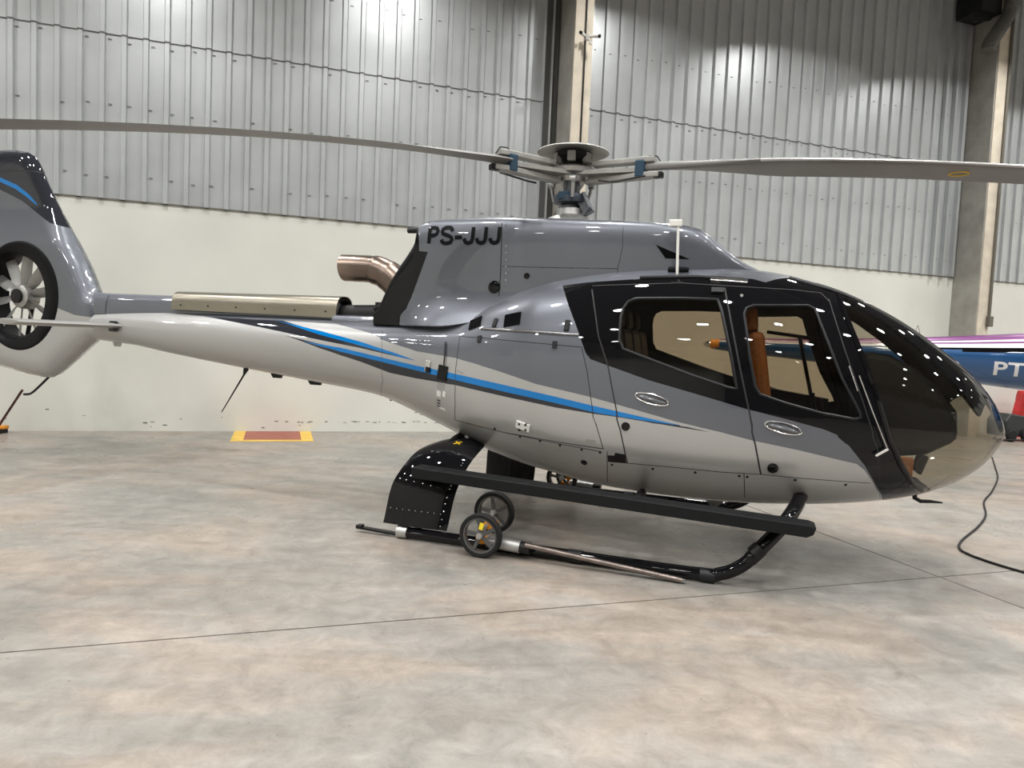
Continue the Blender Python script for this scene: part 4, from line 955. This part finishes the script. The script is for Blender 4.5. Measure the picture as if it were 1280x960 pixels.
def cabin_seat(x, y, m):
    s_ = MB(); s_.box((x + 0.20, y, zf + 0.32), (0.46, 0.42, 0.12)); so = s_.build('cabin_seat', m, heli, bevel=0.04)
    MB().box((x - 0.06, y, zf + 0.68), (0.12, 0.42, 0.72), Matrix.Rotation(-0.16, 3, 'Y')).build('seat_backrest', m, so, bevel=0.045)
    MB().box((x - 0.15, y, zf + 1.13), (0.09, 0.26, 0.18), Matrix.Rotation(-0.1, 3, 'Y')).build('seat_headrest', m, so, bevel=0.035)
    MB().box((x + 0.15, y, zf + 0.13), (0.34, 0.36, 0.26)).build('seat_base', SATIN, so, bevel=0.02)
for y in (-0.52, 0.0, 0.52): cabin_seat(1.74, y, LEATHER) if y != 0.0 else None
for y in (-0.66, -0.22, 0.22, 0.66): cabin_seat(0.66, y, noise_into(mat('dark_leather', (0.05, 0.022, 0.012), 0.5), 30, 0.2))
# instrument panel with glare shield, pedestal
gs = MB(); prof = [(2.36, 1.52), (2.40, 1.65), (2.56, 1.63), (2.74, 1.54), (2.90, 1.40), (3.02, 1.24), (3.04, 1.04), (2.85, 0.92), (2.48, 0.86), (2.40, 1.2)]
gs.prism(prof, lambda p: (p[0], -0.42, p[1]), lambda p: (p[0], 0.42, p[1])); gs.build('instrument_panel', mat('panel_black', (0.012, 0.012, 0.013), 0.7), heli, bevel=0.05)
gs = MB(); gs.prism([(2.0, zf), (2.05, 0.95), (2.45, 1.02), (2.72, 1.0), (2.74, zf + 0.02)], lambda p: (p[0], -0.12, p[1]), lambda p: (p[0], 0.12, p[1])); gs.build('centre_pedestal', SATIN, heli, bevel=0.03)
for y in (-0.42, 0.42):
    MB().tube(smooth_path([(2.18, y, zf), (2.22, y, 0.95), (2.14, y, 1.15), (2.12, y, 1.28)], 4), 0.014, 8).build('cyclic_stick', SATIN, heli, True)
    for q in (-0.08, 0.08): MB().box((2.80, y + q, 0.86), (0.03, 0.09, 0.14), Matrix.Rotation(0.3, 3, 'Y')).build('rudder_pedal', SATIN, heli, bevel=0.01)
MB().box((2.60, -0.58, 0.83), (0.26, 0.03, 0.17)).build('door_pocket', LEATHER, heli, bevel=0.03)
MB().box((2.55, -0.38, 0.70), (0.28, 0.34, 0.10)).build('nose_footwell', SATIN, heli, bevel=0.03)
bars = (((1.72, 0.77, 1.80), (2.22, 0.70, 1.74)), ((1.75, 0.84, 1.27), (2.28, 0.80, 1.20)), ((2.00, 0.74, 1.76), (2.14, 0.82, 1.21)))
for a_, b2 in bars: MB().tube([a_, b2], 0.017, 8).build('window_bar', SATIN, body['front_door'][1], True)
MB().box((1.15, 0.0, 2.16), (1.2, 0.5, 0.06)).build('overhead_panel', LINING, heli, bevel=0.02)

# ================================================================== GROUND EQUIPMENT
def ground_wheels(y_out, y_in, x_out, x_in, z_in, label):
    sd = -1 if y_out < 0 else 1
    e = empty('ground_handling_wheels', tuple(HO), HEAD); tag(e, label, 'dolly')
    R = 0.165
    for nm, x, y, z in (('wheel', x_out, y_out, R), ('wheel', x_in, y_in, z_in)):
        w = MB().lathe([(R - 0.032, -0.028), (R - 0.008, -0.030), (R, -0.018), (R, 0.018), (R - 0.008, 0.030), (R - 0.032, 0.028)], (x, y, z), (0, 1, 0), 36, closed=True).build(nm, RUBBER, e, True, 0, 60)
        MB().lathe([(R - 0.045, -0.022), (R - 0.030, -0.024), (R - 0.030, 0.024), (R - 0.045, 0.022)], (x, y, z), (0, 1, 0), 36, closed=True).build('wheel_rim', mat('rim_grey', (0.10, 0.10, 0.10), 0.4, 0.4), w, True)
        MB().lathe([(0.0, -0.045), (0.022, -0.042), (0.026, -0.02), (0.026, 0.03), (0.0, 0.03)], (x, y, z), (0, 1, 0), 16).build('wheel_hub', ALU, w, True)
        for k in range(5):
            a = 2 * math.pi * k / 5 + 0.5; Rm = Matrix.Rotation(-a, 3, 'Y')
            MB().box(Vector((x, y, z)) + Rm @ Vector((0.072, 0, 0)), (0.10, 0.018, 0.028), Rm).build('wheel_spoke', mat('rim_grey'), w, bevel=0.004)
    MB().tube([(x_out, y_out, R), (x_in, y_in, z_in)], 0.014, 10).build('axle', ALU, e, True)
    mx, my = (x_out + x_in) / 2, (y_out + y_in) / 2
    MB().box((mx + 0.02, my - sd * 0.02, 0.20), (0.09, 0.10, 0.07), Matrix.Rotation(0.4, 3, 'Y')).build('lift_block', ORANGE, e, bevel=0.012)
    MB().box((mx - 0.02, my + sd * 0.04, 0.09), (0.10, 0.06, 0.06)).build('lift_block', ORANGE, e, bevel=0.01)
    if sd < 0: MB().box((x_out + 0.015, y_out - 0.034, R + 0.075), (0.03, 0.012, 0.05), Matrix.Rotation(0.25, 3, 'Y')).build('yellow_tag', mat('tag_yellow', (0.8, 0.62, 0.02), 0.5), e)
    MB().tube([(x_out + 0.02, sd * (YS + 0.085), 0.10), (x_out + 0.28, sd * (YS + 0.085), 0.088)], 0.048, 14).build('clamp_sleeve', ALU, e, True)
    MB().tube([(x_out + 0.27, sd * (YS + 0.085), 0.088), (x_out + 0.36, sd * (YS + 0.085), 0.084)], 0.044, 14).build('clamp_ring', SATIN, e, True)
    return e
gw = ground_wheels(-1.35, -0.98, -0.21, -0.245, 0.255, 'twin-wheel ground dolly with orange blocks clamped on the skid, silver sleeve showing')
gf = ground_wheels(1.35, 1.0, -0.21, -0.22, 0.20, 'partly hidden ground dolly with orange lever on the skid beyond the belly')
MB().tube([(-0.05, 1.30, 0.150), (0.90, 1.28, 0.100)], 0.018, 10).build('lever', ORANGE, gf, True)
hb = empty('tow_handle', tuple(HO), HEAD); tag(hb, 'brown steel handle bar lying against the skid tube', 'bar')
MB().tube([(0.12, -1.285, 0.118), (1.25, -1.275, 0.022)], 0.020, 12).build('handle_tube', DARKTUBE, hb, True)
MB().tube([(1.25, -1.275, 0.022), (1.272, -1.275, 0.020)], 0.014, 10).build('handle_tip', CHROME, hb, True)

# floor marking by the wall
a, b = hs(ground(293, 540)), hs(ground(386, 540)); c_ = hs(ground(340, 552))[1]
mk = empty('floor_marking', hw(a[0], 0, 0), WA); tag(mk, 'red rectangle with yellow border painted on the floor against the wall', 'floor marking')
s0, s1 = a[0] - 0.05, b[0] - 0.02
MB().box(((s1 - s0) / 2, -(c_ - 0.16) / 2 - 0.01, 0.002), (s1 - s0 - 0.34, c_ - 0.18, 0.004)).build('red_field', noise_into(mat('floor_red', (0.26, 0.075, 0.05), 0.5), 6, 0.15), mk)
for cx, cy, sx, sy in ((0.085, -c_ / 2, 0.17, c_ - 0.02), (s1 - s0 - 0.085, -c_ / 2, 0.17, c_ - 0.02), ((s1 - s0) / 2, -c_ + 0.09, s1 - s0 - 0.34, 0.16)):
    MB().box((cx, cy, 0.002), (sx, sy, 0.004)).build('yellow_border', noise_into(mat('floor_yellow', (0.62, 0.40, 0.06), 0.5), 6, 0.12), mk)

# black cable on the floor
cb = [ground(1280 + 60, 733), ground(1280, 717), ground(1240, 705), ground(1210, 694), ground(1199, 686), ground(1203, 676), ground(1222, 660), ground(1232, 645), ground(1230, 628), ground(1240, 615), ground(1247, 598), ground(1244, 585), ground(1240, 572)]
cbp = smooth_path([(p[0], p[1], 0.010) for p in cb], 8)
tag(MB().tube(cbp, 0.010, 8).build('power_cable', RUBBER, None, True), 'black cable snaking over the floor beyond the nose', 'cable')

# pole with orange foot by the wall at the tail
g0 = ground(-6, 541)
po = empty('warning_pole', tuple(g0)); tag(po, 'dark red pole leaning on an orange foot below the tail fan', 'pole')
D0 = np.linalg.norm(g0 - cam_o) / np.linalg.norm(ray(-6, 541))
def at_depth(x, y, k): p = cam_o + ray(x, y) * k; return Vector(p - g0)
MB().tube([at_depth(-4, 536, D0), at_depth(28, 487.5, D0 * 0.99)], 0.017, 8).build('pole_tube', noise_into(mat('dark_red_pole', (0.055, 0.014, 0.012), 0.45), 5, 0.5), po, True)
MB().box((0.02, 0, 0.03), (0.22, 0.16, 0.06)).build('pole_foot', SATIN, po, bevel=0.01)
MB().box((0.08, 0, 0.085), (0.16, 0.12, 0.05)).build('orange_block', ORANGE, po, bevel=0.012)

# security cameras and duct on the columns
sc_ = hw((C1[0] + C1[1]) / 2 + 0.02, C1[2] + 0.10, 6.72)
cc_ = empty('security_camera', sc_, WA); cc_.scale = (0.62, 0.62, 0.62); tag(cc_, 'pair of small security cameras on a bracket high on the column behind the rotor', 'camera')
MB().box((0, 0, 0), (0.09, 0.06, 0.16)).build('junction_box', ALUP, cc_, bevel=0.01)
for sx in (-1, 1):
    q = MB().tube([(sx * 0.08, -0.02, 0.03), (sx * 0.26, -0.20, 0.0)], 0.042, 12).build('camera_body', WHITE, cc_, True)
    MB().tube([(sx * 0.255, -0.195, 0.0), (sx * 0.29, -0.23, -0.006)], 0.045, 12).build('camera_lens', SATIN, q, True)
MB().tube([(0.08, -0.02, -0.08), (0.10, -0.04, -0.18)], 0.035, 10).build('sensor', WHITE, cc_, True)
du = empty('ventilation_unit', hw(C2[0] - 0.30, 0.0, 7.95), WA); tag(du, 'dark ventilation box with corrugated hose high on the column', 'ventilation')
MB().box((-0.06, -0.42, 1.60), (0.55, 0.60, 1.5)).build('duct_box', SATIN, du, bevel=0.02)
hp = smooth_path([(0.40, -0.80, 2.5), (0.40, -0.80, 1.2), (0.32, -0.80, 0.85), (0.04, -0.80, 0.42), (-0.12, -0.80, 0.20), (-0.17, -0.80, 0.02)], 12)
MB().tube(hp, [0.13 + 0.012 * (i % 2) for i in range(len(hp))], 14).build('corrugated_hose', mat('hose_grey', (0.11, 0.11, 0.10), 0.5), du, True)
MB().box((-0.20, -0.60, 0.72), (0.50, 0.08, 0.08), Matrix.Rotation(-0.25, 3, 'Y')).build('hose_bracket', FRAME, du, bevel=0.01)

# ================================================================== SECOND HELICOPTER (its tail boom shows)
def wpt(x, y, depth): k = depth / (ray(x, y) @ np.array([0, 1, 0])); return cam_o + ray(x, y) * k
A_ = wpt(893, 430, 10.6); B_ = wpt(1280, 452, 9.0)
ax = Vector(B_ - A_); ax.z = 0; ln = ax.length; yaw = math.atan2(ax.y, ax.x)
h2 = empty('helicopter', (A_[0], A_[1], 0), yaw); tag(h2, 'blue and purple helicopter whose PT- lettered tail boom shows behind the glass nose', 'helicopter')
zA, zB = float(A_[2]), float(B_[2])
rf = pchip([-0.1, 0.0, 1.0, 2.2, ln, ln + 1.6], [0.05, 0.075, 0.14, 0.22, 0.36, 0.50]); zc = pchip([-0.1, ln, ln + 1.6], [zA, zB, zB + 0.05])
PURPLE = noise_into(mat('purple_paint', (0.16, 0.035, 0.16), 0.3, 0.2, 1.0), 6, 0.05); BLUE2 = mat('deep_blue_paint', (0.008, 0.075, 0.22), 0.3, 0.2, 1.0); WSTR = mat('white_stripe', (0.7, 0.7, 0.72), 0.3, 0, 1.0)
mb = MB(); SEG = 64; NX = 40; vs_ = []
for i in range(NX + 1):
    X = (ln + 1.6) * i / NX; r = rf(X)
    for k in range(SEG): a = 2 * math.pi * k / SEG; vs_.append((X, r * 0.9 * math.cos(a), zc(X) + r * math.sin(a)))
mb.v = vs_
for i in range(NX):
    for k in range(SEG):
        h_ = math.sin(2 * math.pi * (k + 0.5) / SEG); Xm = (i + .5) / NX * (ln + 1.6)
        c_ = 0 if h_ > 0.80 else 1 if h_ > 0.72 else 0 if h_ > 0.60 else 1 if h_ > 0.48 else 2 if (h_ > 0.48 - 0.34 * (Xm - 2.2) / 2.2 and Xm > 2.2) else 3
        mb.f.append((i * SEG + k, i * SEG + (k + 1) % SEG, (i + 1) * SEG + (k + 1) % SEG, (i + 1) * SEG + k)); mb.m.append(c_)
mb.f += [tuple(range(SEG)), tuple(NX * SEG + k for k in range(SEG))]; mb.m += [3, 3]
bm2 = mb.build('tail_boom', [PURPLE, WSTR, BLACK, BLUE2], h2, True)
MB().lathe([(0.0, -0.17), (0.025, -0.15), (0.05, -0.10), (0.055, -0.04), (0.0, -0.04)], (0, 0, zA), (1, 0, 0), 16).build('tail_light', CHROME, h2, True)
MB().lathe([(0.0, -0.05), (0.07, -0.05), (0.08, 0.08), (0.0, 0.08)], (0, 0, zA), (1, 0, 0), 16).build('tail_band', ORANGE, h2, True)
def boom_text(a, b):
    X = ln - 0.36 + a * 1.0; z = zc(X) - 0.185 + b - a * 0.02; r = rf(X); q = (z - zc(X)) / r
    return (X, -(r * 0.9 * math.sqrt(1 - q * q) + 0.004), z)
text_on('registration_lettering', 'PT-', boom_text, 0.42, 0.17, WSTR, bm2, 0.02)
cw_ = wpt(1147, 410, 9.5); iv = Matrix.Rotation(-yaw, 3, 'Z')
for dx in (-0.05, 0.05):
    base = iv @ Vector((cw_[0] - A_[0], cw_[1] - A_[1], 0)); MB().tube([(base.x + dx, 0, zc(base.x) + rf(base.x) - 0.02), (base.x, 0, zc(base.x) + rf(base.x) + 0.16)], 0.004, 6).build('whip_antenna', CHROME, h2)
# body of the second helicopter, beyond the picture's edge, on skids
bx = ln + 3.1; vs_ = []
MB().lathe([(0.0, -1.75), (0.42, -1.7), (0.56, -1.3), (0.72, -0.7), (0.80, 0.1), (0.74, 0.8), (0.52, 1.3), (0.25, 1.58), (0.0, 1.65)], (bx, 0, zB + 0.02), (1, 0, 0), 28).build('fuselage', BLUE2, h2, True)
MB().lathe([(0.0, 0.0), (0.05, 0.0), (0.05, 0.75), (0.0, 0.75)], (bx - 0.4, 0, zB + 0.72), (0, 0, 1), 14).build('rotor_mast', ALU, h2, True)
for a in (0.2, 1.3):
    MB().box((bx - 0.4 + 1.95 * math.cos(a), 1.95 * math.sin(a), zB + 1.45), (3.9, 0.24, 0.03), Matrix.Rotation(a, 3, 'Z')).build('rotor_blade', BLADE, h2)
for sd in (-1, 1):
    MB().tube(smooth_path([(bx - 1.2, sd * 0.95, 0.04), (bx + 1.0, sd * 0.95, 0.04), (bx + 1.35, sd * 0.95, 0.16)], 4), 0.04, 10).build('skid_tube', BLACK, h2, True)
    for dx in (-0.7, 0.7): MB().tube([(bx + dx, sd * 0.3, zB - 0.55), (bx + dx, sd * 0.75, 0.55), (bx + dx, sd * 0.95, 0.05)], 0.032, 10).build('skid_leg', BLACK, h2, True)

# ground cart and red covered bundle against the wall
g1 = ground(1258, 550)
ca = empty('ground_cart', tuple(g1), WA); tag(ca, 'black ground power cart with red wheel hub near the wall', 'cart')
MB().prism([(-0.32, 0.10), (-0.34, 0.42), (-0.20, 0.58), (0.28, 0.52), (0.34, 0.34), (0.34, 0.10)], lambda p: (p[0], -0.22, p[1]), lambda p: (p[0], 0.22, p[1])).build('cart_body', mat('cart_black', (0.016, 0.02, 0.02), 0.5), ca, bevel=0.03)
for x in (-0.22, 0.20):
    w = MB().lathe([(0.0, -0.04), (0.11, -0.04), (0.13, -0.025), (0.13, 0.025), (0.11, 0.04), (0.0, 0.04)], (x, -0.26, 0.13), (0, 1, 0), 20).build('cart_wheel', RUBBER, ca, True)
    if x > 0: MB().lathe([(0.0, -0.055), (0.06, -0.05), (0.06, -0.03), (0.0, -0.03)], (x, -0.26, 0.13), (0, 1, 0), 16).build('wheel_hub', mat('hub_red', (0.55, 0.02, 0.04), 0.4), w, True)
MB().tube([(-0.30, 0, 0.08), (-0.5, -0.1, 0.05), (-0.55, -0.25, 0.04), (-0.2, -0.35, 0.05), (0.1, -0.36, 0.05)], 0.016, 8).build('cart_cable', RUBBER, ca, True)
g2 = ground(1288, 546)
rd = empty('covered_bundle', tuple(g2), WA); tag(rd, 'tall bundle under a wrinkled red tarpaulin beside the black cart', 'tarpaulin')
mb = MB(); vs_ = []; NR, NZ = 36, 10
for j in range(NZ + 1):
    z = 1.02 * j / NZ; k = 1 - 0.30 * (j / NZ) ** 2
    for i in range(NR):
        a = 2 * math.pi * i / NR; r = 0.46 * k * (1 + 0.09 * math.sin(7 * a + 2.2 * z) + 0.05 * math.sin(13 * a - 5 * z)); vs_.append((r * math.cos(a), r * 0.8 * math.sin(a), z))
mb.add(vs_, [(j * NR + i, j * NR + (i + 1) % NR, (j + 1) * NR + (i + 1) % NR, (j + 1) * NR + i) for j in range(NZ) for i in range(NR)] + [tuple(NZ * NR + i for i in range(NR))])
mb.build('tarpaulin', RED, rd, True)
